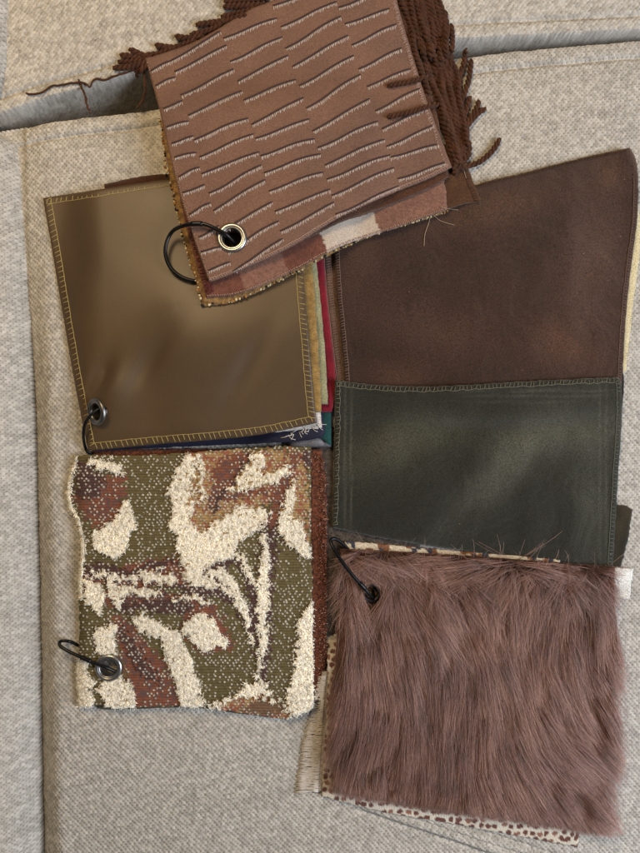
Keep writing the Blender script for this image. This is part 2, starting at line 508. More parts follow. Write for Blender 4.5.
class Cloth:
    """a piece of cloth laid on what is already there. Edges in picture pixels; draped over the height map"""
    def __init__(self, name, mat, top, right, bottom, left, t=1.6, lift=None, pitch=2.5, drape=12, jag=0.4, holes=(),
                 colour=None, relief=None, label=None, cat='fabric swatch', group=None, parts=False, seed=0, part_name='cloth', zfix=None):
        global H
        n = 400
        T, R, B, Lf = (catmull(e, n) for e in (top, right, bottom, left))
        self.outline = np.vstack([T, R, B[::-1], Lf[::-1]])
        self.edges = dict(top=T, right=R, bottom=B, left=Lf)
        w = np.abs(T[-1] - T[0]).max(); h = np.abs(Lf[-1] - Lf[0]).max()
        nu = max(6, int(w / pitch)) + 1; nv = max(6, int(h / pitch)) + 1
        u = np.linspace(0, 1, nu); v = np.linspace(0, 1, nv)
        pk = lambda E, m: np.stack([np.interp(m, np.linspace(0, 1, n), E[:, k]) for k in (0, 1)], -1)
        t_, b_, l_, r_ = pk(T, u), pk(B, u), pk(Lf, v), pk(R, v)
        U, Vv = np.meshgrid(u, v); U = U[..., None]; Vv = Vv[..., None]
        P = (1 - Vv) * t_[None] + Vv * b_[None] + (1 - U) * l_[:, None] + U * r_[:, None] \
            - ((1 - U) * (1 - Vv) * T[0] + U * (1 - Vv) * T[-1] + (1 - U) * Vv * B[0] + U * Vv * B[-1])
        px, py = P[..., 0], P[..., 1]
        eu = np.minimum(U[..., 0], 1 - U[..., 0]) * w; ev = np.minimum(Vv[..., 0], 1 - Vv[..., 0]) * h
        ed = np.minimum(eu, ev)
        if jag:
            k = np.exp(-ed / 3)
            px = px + jag * k * 2 * (vnoise(px / 3 + seed, py / 3, 5 + seed) - .5); py = py + jag * k * 2 * (vnoise(px / 3, py / 3 + seed, 6 + seed) - .5)
        zz = np.full_like(px, 0.004)
        tm = t * MM
        for it in range(3):
            X, Y = unproj(px, py, zz)
            oz = np.full(len(self.outline[::16]), 0.004)
            if it: oz = samp(S, *unproj(self.outline[::16, 0], self.outline[::16, 1], float(np.median(zz)))) + tm
            ox, oy = unproj(self.outline[::16, 0], self.outline[::16, 1], oz)
            poly = np.stack([ox / PX + 320, -oy / PX + 426.5], -1)
            mask = inside(poly, hx, hy)
            x0 = max(0, int(poly[:, 0].min()) + MG - 20); x1 = min(HW, int(poly[:, 0].max()) + MG + 20)
            y0 = max(0, int(poly[:, 1].min()) + MG - 20); y1 = min(HH, int(poly[:, 1].max()) + MG + 20)
            sub = np.where(mask, H, -0.2)[y0:y1, x0:x1]
            D = boxmax(sub, drape + 3)
            D = np.where(D < -0.1, np.nan, D)
            fill = np.nanmin(D) if np.isfinite(D).any() else 0
            wgt = np.isfinite(D).astype(float); D = np.where(wgt > 0, D, 0)
            r = max(1, drape // 2)
            num, den = D * wgt, wgt
            for _ in range(2): num = boxblur(num, r); den = boxblur(den, r)
            S = np.full_like(H, fill)
            S[y0:y1, x0:x1] = np.where(den > 1e-3, num / np.maximum(den, 1e-3), fill)
            if lift is not None:
                S = S + np.maximum(lift(hx, hy), 0) * MM
            zz = samp(S, X, Y) + tm
        X, Y = unproj(px, py, zz)
        H = np.where(mask, np.maximum(H, S + tm), H)
        self.S = S; self.t = tm
        cols = None
        extra = np.zeros_like(zz)
        if relief is not None: extra = relief(px, py, U[..., 0], Vv[..., 0]) * MM
        if colour is not None: cols = colour(px, py, U[..., 0], Vv[..., 0]).reshape(-1, 3)
        rnd = 0.35 * tm * np.exp(-ed / max(1.0, 0.6 * t / 0.85))
        ztop = zz + extra - rnd
        Vt = np.stack([X, Y, ztop], -1).reshape(-1, 3)
        Vb = np.stack([X, Y, zz - tm], -1).reshape(-1, 3)
        q = quads(nv, nu)
        if holes:
            cx = px.ravel()[q].mean(1); cy = py.ravel()[q].mean(1)
            keep = np.ones(len(q), bool)
            for (ax, ay, ar) in holes: keep &= (cx - ax) ** 2 + (cy - ay) ** 2 > ar ** 2
            q = q[keep]
        N = len(Vt)
        idx = np.arange(N).reshape(nv, nu)
        ring = np.concatenate([idx[0, :], idx[1:, -1], idx[-1, -2::-1], idx[-2:0:-1, 0]])
        r2 = np.roll(ring, -1)
        side = np.stack([ring, r2, r2 + N, ring + N], 1)
        F = np.vstack([q, q[:, ::-1] + N, side])
        V = np.vstack([Vt, Vb])
        if cols is not None: cols = np.vstack([cols, cols])
        c = V.mean(0); c[2] = (zz - tm).min()
        self.origin = c
        if parts:
            self.root = thing(name, c, label, cat, group)
            self.obj = grid_mesh(part_name, V, F, mat, cols, self.root, c)
        else:
            self.root = self.obj = grid_mesh(name, V, F, mat, cols, None, c)
            tag(self.obj, label, cat, group)
    def overlock(self, mat, edge_names, width=8, pitch=6, r=0.38, slant=2.0, inner=True, outer=False, name='overlock_stitching', wob=0.5, rng_=(0, 1), rungs=True):
        mb = MB()
        for en in edge_names:
            E = self.edges[en]
            seg = np.sqrt((np.diff(E, axis=0) ** 2).sum(1)); cum = np.concatenate([[0], np.cumsum(seg)])
            Lt = cum[-1]
            cen = self.outline.mean(0)
            a0, a1 = rng_[0] * Lt, rng_[1] * Lt
            d = np.arange(a0 + 2, a1 - 2, pitch)
            d = d + (rng.random(len(d)) - .5) * pitch * 0.35
            def at(dd, off):
                p = np.stack([np.interp(dd, cum, E[:, k]) for k in (0, 1)], -1)
                p2 = np.stack([np.interp(dd + 2, cum, E[:, k]) for k in (0, 1)], -1); p1 = np.stack([np.interp(dd - 2, cum, E[:, k]) for k in (0, 1)], -1)
                tg = p2 - p1; tg /= np.linalg.norm(tg, axis=-1, keepdims=True) + 1e-9
                nm = np.stack([-tg[..., 1], tg[..., 0]], -1)
                sgn = np.sign(((cen - p) * nm).sum(-1, keepdims=True))
                return p + nm * sgn * np.asarray(off)[..., None]
            pin = at(d, np.full(len(d), width) + (rng.random(len(d)) - .5) * wob)
            pout = at(np.clip(d + slant + (rng.random(len(d)) - .5) * wob * 2, 1, Lt - 1), np.full(len(d), 0.6))
            rr = r * PX
            if inner:
                ii = catmull(pin, len(pin) * 3)
                mb.tube(on_surface(ii[:, 0], ii[:, 1], rr * 0.7), rr, 4)
            if outer:
                ii = catmull(pout, len(pout) * 3)
                mb.tube(on_surface(ii[:, 0], ii[:, 1], rr * 0.7), rr, 4)
            if rungs:
                for a, b in zip(pin, pout):
                    s = np.linspace(0, 1, 4)[:, None]
                    p = a * (1 - s) + b * s
                    w = on_surface(p[:, 0], p[:, 1], rr * 0.8)
                    w[-1, 2] -= self.t * 0.5
                    mb.tube(w, rr, 4)
        o = mb.build(name, mat, self.root, self.origin)
        o['kind'] = 'stuff'
        return o

def blob(cx, cy, sx, sy, amp, rot=0.0):
    c, s = math.cos(rot), math.sin(rot)
    def f(x, y):
        u = (x - cx) * c + (y - cy) * s; v = -(x - cx) * s + (y - cy) * c
        return amp * np.exp(-(u / sx) ** 2 - (v / sy) ** 2)
    return f

def quad(tl, tr, br, bl):
    return dict(top=[tl, tr], right=[tr, br], bottom=[bl, br], left=[tl, bl])

def eyelet(cloth, cx, cy, mat, r_out=13.5, r_in=8.0, tilt=None, name='eyelet', raise_=0.6):
    """rolled metal eyelet set into the cloth, following its slope"""
    c = on_surface(np.array([cx]), np.array([cy]))[0]
    c = c + np.array([0, 0, raise_ * MM])
    e = 9 * PX
    z = lambda dx, dy: float(samp(H, c[0] + dx, c[1] + dy))
    n = np.array([-(z(e, 0) - z(-e, 0)) / (2 * e), -(z(0, e) - z(0, -e)) / (2 * e), 1.0])
    if tilt is not None: n = np.array(tilt, float)
    n /= np.linalg.norm(n)
    a = np.cross(n, [0, 1, 0]); a /= np.linalg.norm(a); b = np.cross(n, a)
    prof = [(r_out, -1.2), (r_out, 0.3), (r_out - 0.8, 1.3), (r_out - 2.0, 1.9), (r_out - 3.2, 1.7), (r_out - 3.8, 1.1), (r_out - 4.4, 1.3), (r_in + .6, 0.9), (r_in, -0.4), (r_in - .4, -2.5), (r_in - .5, -10)]
    S = 40
    ang = np.linspace(0, 2 * math.pi, S, endpoint=False)
    V = []
    for (r, zz) in prof:
        V.append(c + PX * (r * (np.cos(ang)[:, None] * a + np.sin(ang)[:, None] * b) + zz * n))
    fs = []
    for i in range(len(prof) - 1):
        for k in range(S):
            k2 = (k + 1) % S
            fs.append((i * S + k, i * S + k2, (i + 1) * S + k2, (i + 1) * S + k))
    mb = MB(); mb.add(np.vstack(V), fs)
    return mb.build(name, mat, cloth.root, cloth.origin), c

M_ring = plain_mat('black_wire', (0.012, 0.012, 0.013), 0.32, 0.6, 0.2, 300, 0.5)
M_steel = plain_mat('pewter', (0.42, 0.41, 0.40), 0.33, 1.0, 0.25, 500)
M_dull = plain_mat('dull_pewter', (0.20, 0.19, 0.18), 0.38, 1.0, 0.3, 500)

def ring(points, label, r=1.9):
    """points: (px, py, height m); closed spring ring of round wire with its hinge sleeve"""
    w = []
    for (x, y, zz) in points:
        X, Y = unproj(x, y, zz); w.append((float(X), float(Y), zz))
    c = catmull(w, 90, closed=True)
    o0 = c.mean(0); o0[2] = c[:, 2].min()
    t = thing('binder_ring', o0, label, 'ring', 'black wire rings holding the swatches')
    mb = MB(); mb.tube(c, r * PX, 8, closed=True)
    mb.build('wire', M_ring, t, o0)
    return t, c, o0

def sleeve(t, c, o0, i0, i1, r=2.6):
    mb = MB(); mb.tube(c[i0:i1], r * PX, 8)
    mb.build('hinge', M_ring, t, o0)

def lin(*rgb): return srgb(*rgb)

# ------------------------------------------------------------------ swatches, from the seat upwards
# grey-brown tweed under the green velvet and beside the tapestry
M_tweed = cloth_mat('tweed', lin(84, 74, 66), lin(52, 46, 42), patch=260, fine=1200, bump=0.6, weave=(260, 260, 0.3), fine_amt=0.6)
Cloth('fabric_swatch', M_tweed, **quad((300, 425), (420, 430), (420, 600), (318, 640)), t=2.0, pitch=4,
      label='grey-brown tweed swatch showing in the gap left of the green velvet', seed=1)

# brown velvet bundle
M_cream = cloth_mat('cream_cotton', lin(206, 190, 150), lin(190, 172, 132), weave=(420, 420, 0), bump=0.3)
Cloth('fabric_swatch', M_cream, top=[(500, 190), (634, 175)], right=[(634, 175), (641, 235), (634, 300), (626, 372)], bottom=[(480, 380), (626, 372)], left=[(500, 190), (480, 380)],
      t=1.5, pitch=4, label='cream cotton swatch peeking out right of the brown velvet', seed=2)
M_black = cloth_mat('black_cloth', lin(28, 24, 24), lin(20, 18, 18))
Cloth('fabric_swatch', M_black, top=[(500, 350), (621, 350)], right=[(621, 350), (624, 385), (622, 412)], bottom=[(500, 412), (622, 412)], left=[(500, 350), (500, 412)],
      t=1.5, pitch=4, label='black swatch, thin dark sliver right of the green velvet top corner', seed=3)
M_mole = cloth_mat('mole_velvet', lin(106, 84, 72), lin(84, 64, 55), sheen=0.4, patch=80, weave=(520, 520, 0.1))
M_mole_thread = plain_mat('mole_thread', lin(130, 104, 92), 0.8, noise=0.2)
M_brown_velvet = cloth_mat('brown_velvet', lin(70, 47, 36), lin(42, 26, 19), rough=0.85, sheen=0.42, sheen_col=(0.85, 0.62, 0.5), sheen_rough=0.5, patch=10, fine=900, bump=0.7, fine_amt=0.55, weave=(400, 400, 0.03), patch_lo=0.35, patch_hi=0.65, nap=0.006, use_attr=True, lint=lin(120, 98, 84))
c = Cloth('fabric_swatch', M_mole, top=[(322, 236), (560, 190)], right=[(560, 190), (560, 400)], bottom=[(337, 400), (560, 400)], left=[(322, 236), (327, 300), (339, 400)],
          t=2.0, pitch=4, parts=True, label='mole-brown velvet swatch, narrow strip left of the dark brown velvet', seed=4)
c.overlock(M_mole_thread, ['left'], width=7, pitch=2.6, r=0.4, slant=0.5, outer=True)
bv_lift = lambda x, y: 1.2 * fbm(x / 60, y / 70, 31) * 2 + blob(560, 330, 60, 30, 3)(x, y) + blob(430, 360, 50, 22, 2.5, 0.3)(x, y) + blob(625, 165, 20, 25, 5)(x, y) + blob(640, 210, 18, 50, 3)(x, y)
def sheen_and_pile_lines(base, marks):
    """dye colour with velvet sheen painted in as wide lighter marks; thin marks are pressed pile lines"""
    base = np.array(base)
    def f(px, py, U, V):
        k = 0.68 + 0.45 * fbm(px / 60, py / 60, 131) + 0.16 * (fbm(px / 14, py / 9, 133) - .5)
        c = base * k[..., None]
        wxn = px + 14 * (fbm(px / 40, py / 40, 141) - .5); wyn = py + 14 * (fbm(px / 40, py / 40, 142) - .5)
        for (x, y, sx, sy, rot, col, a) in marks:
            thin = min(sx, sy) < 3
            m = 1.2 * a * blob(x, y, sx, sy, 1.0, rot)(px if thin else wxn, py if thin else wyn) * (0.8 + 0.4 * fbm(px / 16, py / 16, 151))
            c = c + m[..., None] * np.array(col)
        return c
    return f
bv = Cloth('fabric_swatch', M_brown_velvet, colour=sheen_and_pile_lines(lin(52, 34, 26), [(565, 350, 36, 22, 0.3, lin(88, 58, 42), .38), (500, 205, 70, 22, -0.25, lin(78, 54, 40), .45), (590, 260, 30, 60, 0.2, lin(80, 60, 52), .5), (440, 330, 60, 26, 0.2, lin(66, 46, 36), .45), (400, 375, 30, 14, 0, lin(80, 52, 34), .35), (610, 170, 16, 20, 0, lin(84, 62, 50), .5), (360, 260, 20, 40, 0.1, lin(70, 50, 40), .3)]), top=[(333, 232), (470, 186), (530, 171), (580, 158), (630, 147)], right=[(630, 147), (636, 158), (638.5, 180), (637.5, 220), (631, 270), (626, 320), (622, 392)],  # lighter marks are velvet sheen painted into the vertex colour
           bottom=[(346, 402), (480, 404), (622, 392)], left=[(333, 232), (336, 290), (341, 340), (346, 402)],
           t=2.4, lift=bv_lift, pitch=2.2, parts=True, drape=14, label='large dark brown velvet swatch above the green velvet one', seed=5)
M_brown_thread = plain_mat('brown_thread', lin(104, 82, 70), 0.8, noise=0.2)
bv.overlock(M_brown_thread, ['left', 'right'], width=5, pitch=2.8, r=0.45, slant=0.8, inner=True)
bv.overlock(plain_mat('dark_brown_thread', lin(64, 44, 32), 0.8, noise=0.2), ['top'], width=3.5, pitch=2.8, r=0.45, slant=0.8)

# ---- tapestry bundle
TH = [(109.5, 667, 10)]
M_olive_plain = cloth_mat('olive_velvet_base', lin(66, 60, 22), lin(50, 46, 18), sheen=0.3)
Cloth('fabric_swatch', M_olive_plain, top=[(90, 470), (306, 460)], right=[(306, 460), (310, 700)], bottom=[(97, 708.5), (110, 711), (190, 711), (240, 718), (283, 724), (300, 719), (310, 706)], left=[(90, 470), (97, 708)],
      t=2.2, pitch=4, holes=TH, label='olive velvet swatch, dark rim below the leaf-patterned tapestry', seed=6)
M_chenille = cloth_mat('brown_chenille', lin(112, 62, 40), lin(70, 40, 28), patch=420, fine=1500, bump=1.0, fine_amt=0.6, sheen=0.3, patch_lo=.4, patch_hi=.6)
ch = Cloth('fabric_swatch', M_chenille, top=[(92, 449), (322, 449)], right=[(322, 449), (326.5, 500), (327, 600), (325, 702)], bottom=[(96, 704), (325, 702)], left=[(92, 449), (96, 704)],
      t=3.0, pitch=3, jag=1.0, holes=TH, parts=True, label='rust-brown chenille swatch, strip along the right edge of the tapestry', seed=7)
mbf = MB()
for k in range(900):
    y = rng.uniform(455, 700); x = 326.3 - 9 * rng.random() ** 1.2 - (3 if y < 470 else 0)
    p = on_surface(np.array([x]), np.array([y]))[0]
    a = rng.uniform(0, 2 * math.pi); l = rng.uniform(1.2, 3.0) * PX
    q = p + np.array([math.cos(a) * l * .7 + 0.4 * l, math.sin(a) * l * .7, l * 0.7])
    mbf.tube(np.array([p, (p + q) / 2 + [0, 0, l * .2], q]), 0.32 * PX, 3, mi=int(rng.random() < 0.3))
M_tuft_a = plain_mat('chenille_tuft_brown', lin(104, 58, 38), 0.9, noise=0.4)
M_tuft_b = plain_mat('chenille_tuft_pale', lin(186, 140, 118), 0.9, noise=0.3)
o = mbf.build('pile_tufts', [M_tuft_a, M_tuft_b], ch.root, ch.origin); o['kind'] = 'stuff'

OLIVE, CREAM, RUST, PLUM, GOLD, BROWN = range(6)
PAL = np.array([lin(97, 86, 56), lin(232, 225, 208), lin(122, 76, 58), lin(80, 58, 54), lin(160, 130, 88), lin(112, 86, 66)])
SHAPES = [
    (RUST, [(80, 572), (110, 568), (150, 560), (184, 556), (190, 572), (204, 585), (205, 604), (190, 612), (170, 605), (150, 606), (120, 612), (96, 600), (80, 590)]),
    (PLUM, [(82, 566), (120, 566), (126, 576), (100, 578), (82, 574)]),
    (PLUM, [(104, 576), (112, 576), (128, 602), (140, 606), (132, 616), (116, 610)]),
    (PLUM, [(140, 584), (200, 586), (214, 596), (200, 598), (150, 592)]),
    (PLUM, [(130, 600), (190, 600), (206, 606), (190, 614), (150, 612)]),
    (PLUM, [(190, 575), (212, 562), (232, 554), (246, 566), (258, 582), (258, 640), (246, 628), (236, 604), (218, 598), (200, 590)]),
    (OLIVE, [(82, 579), (96, 582), (112, 590), (104, 594), (90, 590)]),
    (CREAM, [(86, 571), (104, 572), (126, 578), (148, 571), (170, 562), (150, 575), (128, 582), (104, 577)]),
    (PLUM, [(92, 563), (130, 570), (160, 560), (186, 558), (160, 566), (130, 575), (104, 570)]),
    (OLIVE, [(150, 586), (176, 588), (190, 592), (172, 594)]),
    (CREAM, [(166, 600), (184, 596), (204, 598), (214, 606), (200, 603), (184, 601)]),
    (OLIVE, [(226, 566), (236, 562), (248, 586), (250, 606), (242, 594), (232, 578)]),
    (CREAM, [(206, 572), (220, 566), (236, 580), (246, 600), (250, 616), (240, 600), (228, 584), (214, 577)]),
    (RUST, [(73, 492), (88, 497), (104, 477), (122, 475), (127, 492), (118, 521), (95, 529), (84, 512), (71, 499)]),
    (PLUM, [(76, 461), (92, 464), (104, 477), (102, 496), (88, 499), (73, 493)]),
    (RUST, [(124, 470), (128, 478), (124, 480), (112, 478)]),
    (CREAM, [(88, 459), (104, 457), (116, 461), (124, 467), (122, 476), (108, 473), (91, 465)]),
    (CREAM, [(126, 500), (134, 514), (132, 538), (122, 554), (110, 558), (97, 552), (93, 536), (99, 526), (115, 521)]),
    (GOLD, [(186, 450), (306, 450), (309, 560), (290, 540), (270, 500), (250, 520), (200, 545), (184, 520)]),
    (CREAM, [(172, 477), (180, 462), (190, 453), (197, 462), (193, 480), (194, 500), (192, 522), (198, 532), (212, 523), (240, 506), (262, 506), (271, 514), (267, 525), (245, 538), (232, 554), (212, 563), (198, 577), (186, 571), (182, 560), (175, 549), (178, 536), (169, 531), (171, 512), (169, 490)]),
    (CREAM, [(196, 452), (203, 454), (206, 470), (202, 484), (208, 494), (203, 502), (197, 490), (198, 470)]),
    (RUST, [(214, 466), (228, 455), (250, 451), (229, 484), (215, 510), (206, 508), (207, 497), (213, 484)]),
    (PLUM, [(250, 451), (256, 452), (250, 462), (232, 486), (216, 512), (211, 512), (214, 503), (236, 474)]),
    (CREAM, [(229, 491), (253, 457), (264, 453), (261, 474), (273, 474), (293, 460), (294, 471), (271, 487), (256, 489), (245, 490)]),
    (RUST, [(221, 495), (243, 491), (271, 487), (294, 470), (296, 476), (285, 498), (276, 526), (268, 525), (273, 501), (264, 493), (229, 502), (223, 500)]),
    (RUST, [(285, 452), (300, 452), (300, 468), (290, 470)]),
    (PLUM, [(301, 449), (311, 449), (311, 470), (304, 468)]),
    (CREAM, [(291, 482), (295, 497), (288, 512), (302, 525), (311, 545), (312, 560), (295, 554), (282, 538), (276, 525), (284, 499)]),
    (OLIVE, [(276, 530), (283, 542), (296, 556), (314, 564), (316, 640), (297, 720), (268, 690), (268, 560)]),
    (OLIVE, [(246, 540), (258, 533), (259, 568), (248, 562), (238, 550)]),
    (PLUM, [(262, 526), (274, 525), (278, 538), (276, 560), (271, 600), (272, 640), (268, 660), (268, 688), (258, 688), (256, 640), (257, 560)]),
    (CREAM, [(261, 534), (268, 532), (269, 560), (268, 580), (268, 600), (267, 622), (266, 646), (262, 660), (262, 682), (258, 682), (259, 640), (257, 616), (259, 580)]),
    (CREAM, [(229, 553), (236, 553), (246, 560), (256, 577), (258, 586), (252, 582), (242, 564)]),
    (CREAM, [(216, 581), (224, 584), (240, 598), (248, 615), (250, 634), (255, 644), (250, 644), (245, 622), (236, 604), (224, 592)]),
    (CREAM, [(84, 578), (93, 582), (104, 595), (106, 603), (95, 612), (84, 604)]),
    (CREAM, [(106, 578), (113, 581), (123, 595), (117, 607), (108, 597)]),
    (CREAM, [(116, 586), (132, 587), (161, 592), (162, 597), (143, 599), (123, 593)]),
    (CREAM, [(145, 575), (162, 572), (175, 577), (173, 583), (156, 582), (146, 581)]),
    (CREAM, [(181, 574), (196, 570), (212, 578), (218, 584), (200, 586), (186, 581)]),
    (RUST, [(112, 612), (132, 625), (147, 641), (165, 662), (180, 697), (181, 709), (134, 709), (128, 678), (122, 654), (115, 632)]),
    (PLUM, [(117, 620), (128, 632), (139, 649), (154, 671), (160, 684), (150, 680), (138, 672), (129, 654)]),
    (CREAM, [(132, 617), (143, 612), (161, 623), (176, 632), (184, 642), (190, 656), (201, 691), (205, 708), (181, 708), (178, 682), (165, 659), (168, 649), (163, 641), (147, 632), (136, 627)]),
    (RUST, [(180, 618), (192, 606), (208, 602), (222, 616), (233, 642), (230, 652), (200, 653), (186, 640)]),
    (CREAM, [(183, 623), (192, 616), (205, 612), (214, 621), (226, 641), (225, 648), (199, 648), (188, 636)]),
    (CREAM, [(115, 621), (106, 626), (98, 633), (96, 645), (101, 656), (116, 654)]),
    (CREAM, [(101, 678), (126, 674), (134, 697), (135, 709), (108, 709), (99, 691)]),
    (CREAM, [(70, 654), (88, 661), (94, 684), (93, 700), (88, 708), (70, 708)]),
    (CREAM, [(313, 601), (318, 601), (318, 720), (288, 714), (285, 700), (290, 684), (295, 660), (298, 619), (305, 610)]),
    (CREAM, [(205, 709), (218, 700), (234, 693), (248, 685), (260, 683), (270, 691), (273, 702), (286, 706), (295, 720), (245, 718)]),
    (GOLD, [(215, 708), (236, 698), (262, 694), (280, 706), (292, 712), (285, 722), (240, 718)]),
    (BROWN, [(236, 709), (256, 700), (277, 702), (286, 710), (268, 717)]),
]
def tap_classes(px, py):
    rib = np.floor(py / 2.75)
    jx = px + 2.6 * (hash2(rib, np.floor(px / 14), 3) - .5) + 5.0 * (vnoise(px / 5, py / 5, 61) - .5) + 5.0 * (vnoise(px / 11, py / 11, 66) - .5)
    jy = rib * 2.75 + 1.4 + 6.0 * (vnoise(px / 4, py / 6, 62) - .5) + 5.0 * (vnoise(px / 11, py / 11, 67) - .5)
    k = np.zeros(px.shape, int)
    ci, cj = np.floor(px / 2.6), np.floor(py / 2.75)
    dx = px + 11.0 * (hash2(ci, cj, 7) - .5) * (0.25 + vnoise(px / 15, py / 15, 64)); dy = py + 9.0 * (hash2(ci, cj, 8) - .5) * (0.25 + vnoise(px / 15, py / 15, 65))
    for cls, poly in SHAPES:
        if cls == CREAM: k[inside(poly, jx + 0.35 * (dx - px), jy + 0.4 * (dy - py))] = cls
        elif cls == OLIVE: k[inside(poly, jx, jy)] = cls
        else: k[inside(poly, dx, dy)] = cls
    return k
_tap = {}
def tap_all(px, py, U, V):
    key = px.shape
    if key in _tap: return _tap[key]
    k = tap_classes(px, py)
    edge_cream = ((U < 0.018 + 0.006 * vnoise(py / 6, py * 0, 3)) & (py < 600))
    k = np.where(edge_cream, CREAM, k)
    rib = 0.5 + 0.5 * np.cos(2 * math.pi * (py + 0.5 * (vnoise(px / 9, py / 9, 12) - .5)) / 2.75)
    # small cream float nubs: regular rows on the ground, denser on rust and gold
    nh, nt = nubs(px, py, 4.6, 2.75, 0.98, 1.0, 0.45, 17)
    dens = np.choose(k, [0.62, 1.0, 0.66, 0.58, 0.74, 0.45])
    dens = dens * (0.4 + 1.0 * fbm(px / 18, py / 18, 29))
    nub = (nh > 0.25) & (nt < dens) & (k != CREAM)
    core = (fbm(px / 14, py / 14, 55) > 0.58) & (k == RUST)
    nub &= ~core
    bh, bt = nubs(px + 1.5 * (vnoise(px / 4, py / 4, 71) - .5), py + 1.5 * (vnoise(px / 4, py / 4, 72) - .5), 3.1, 2.7, 1.9, 2.1, 0.8, 41)
    fz = vnoise(px / 1.1, py / 1.1, 88)
    z = 0.30 * rib + 0.15 * fz
    z = np.where(k == PLUM, 0.7 + 0.6 * fz, z)
    z = np.where(nub, 0.35 + 0.75 * nh, z)
    cz = 1.0 + 1.25 * bh + 0.6 * fz
    z = np.where(k == CREAM, cz, z)
    zs = z.copy()                                       # loops lean over their edge: soften the step
    for _ in range(2):
        q = np.pad(zs, 1, mode='edge')
        zs = (q[1:-1, 1:-1] * 2 + q[:-2, 1:-1] + q[2:, 1:-1] + q[1:-1, :-2] + q[1:-1, 2:]) / 6
    near = np.pad(k == CREAM, 2, mode='edge')
    nearc = np.zeros_like(k, bool)
    for a in range(5):
        for b in range(5): nearc |= near[a:a + k.shape[0], b:b + k.shape[1]]
    z = np.where(nearc, zs, z)
    bloom = np.exp(-((px - 235) / 62) ** 2 - ((py - 490) / 40) ** 2) + 0.7 * np.exp(-((px - 265) / 45) ** 2 - ((py - 706) / 10) ** 2) + 0.55 * np.exp(-((px - 175) / 60) ** 2 - ((py - 590) / 22) ** 2)
    fleck = (k == CREAM) & (vnoise(px / 2.6, py / 2.2, 39) > 0.91 - 0.26 * bloom * (0.4 + 1.2 * fbm(px / 13, py / 13, 47)))
    _tap['cream'] = (px[(k == CREAM) & ~fleck], py[(k == CREAM) & ~fleck])
    col = PAL[k]
    tone = 0.82 + 0.36 * vnoise(px / 2.2, py / 1.3, 33)
    stripe = np.where(rib < 0.35, 0.72, 1.08)          # darker warp between the ribs
    tone = np.where(k == CREAM, 0.80 + 0.28 * bt, tone * stripe)
    col = col * tone[..., None]
    mixr = (k == RUST) & (vnoise(px / 3, np.floor(py / 2.75) * 7.1, 37) > 0.62)
    col = np.where(mixr[..., None], PAL[PLUM] * 1.5, col)
    col = np.where(fleck[..., None], PAL[GOLD] * 0.95, col)
    mixg = (k == GOLD) & (vnoise(px / 3, np.floor(py / 2.75) * 5.1, 38) > 0.6)
    col = np.where(mixg[..., None], PAL[RUST] * 1.35, col)
    col = np.where(nub[..., None], PAL[CREAM] * (0.34 + 0.46 * vnoise(px / 4.6, py / 2.75, 6)[..., None]), col)
    _tap[key] = (z, col)
    return _tap[key]
M_tap = cloth_mat('tapestry', (0.5, 0.5, 0.5), use_attr=True, rough=0.92, sheen=0.1, fine=1900, bump=0.5, fine_amt=0.18)
tap_lift = lambda x, y: 1.5 * fbm(x / 70, y / 80, 91) + blob(200, 580, 80, 70, 3)(x, y)
tap = Cloth('tapestry_swatch', M_tap, top=[(76, 457), (88, 455), (150, 455), (250, 448), (311, 445)], right=[(311, 445), (311, 520), (312.5, 600), (313, 660), (313.5, 708)],
            bottom=[(79, 707), (100, 706), (120, 708), (190, 707), (240, 713), (285, 719), (303, 713), (313.5, 708)],
            left=[(76, 457), (72, 470), (68, 487), (69, 505), (77, 522), (81, 538), (81.5, 556), (79, 580), (79, 640), (77, 670), (79, 707)],
            t=2.4, lift=tap_lift, pitch=0.62, drape=10, jag=0.9, holes=TH, colour=lambda a, b, c, d: tap_all(a, b, c, d)[1], relief=lambda a, b, c, d: tap_all(a, b, c, d)[0],
            parts=True, label='woven tapestry swatch with cream looped leaves on an olive ground', seed=8)
cxs, cys = _tap['cream']
g = np.random.default_rng(21)
N = 21000; K = 4
pick = g.integers(0, len(cxs), N)
x0 = cxs[pick] + g.normal(0, .4, N); y0 = cys[pick] + g.normal(0, .4, N)
okm = (x0 - 109.5) ** 2 + (y0 - 667) ** 2 > 14.5 ** 2
x0, y0 = x0[okm], y0[okm]; N = len(x0)
_rt = on_surface(x0, y0, 0.0014)
an = g.uniform(0, 2 * math.pi, N); ll = g.uniform(1.4, 3.4, N)
s_ = np.linspace(0, 1, K)[None]
px_ = x0[:, None] + np.cos(an)[:, None] * ll[:, None] * s_; py_ = y0[:, None] + np.sin(an)[:, None] * ll[:, None] * s_ + 0.6 * s_
zz = _rt[:, 2][:, None] + (1.3 * np.sin(s_ * 2.6) * g.uniform(.5, 1.1, (N, 1))) * MM
X, Y = unproj(px_, py_, zz)
TAP_PILE = (np.stack([X, Y, zz], -1), np.full((N, K), 0.00022) * np.linspace(1, .7, K))
eo, ec = eyelet(tap, 109.5, 667, M_steel, raise_=2.2)
zt = ec[2]
t, c, o0 = ring([(120, 674, zt - .006), (110, 669, zt + .0015), (97, 664, zt + .0045), (82, 657.5, zt + .006), (68, 651, zt + .006), (60, 645.5, zt + .0045), (60.5, 641.5, zt + .002), (67, 641, .004), (75, 643.5, .001), (95, 655, -.002), (112, 668, -.003)],
                 'black wire ring through the tapestry swatch eyelet, at lower left', 1.7)
sleeve(t, c, o0, 20, 27, 2.2)

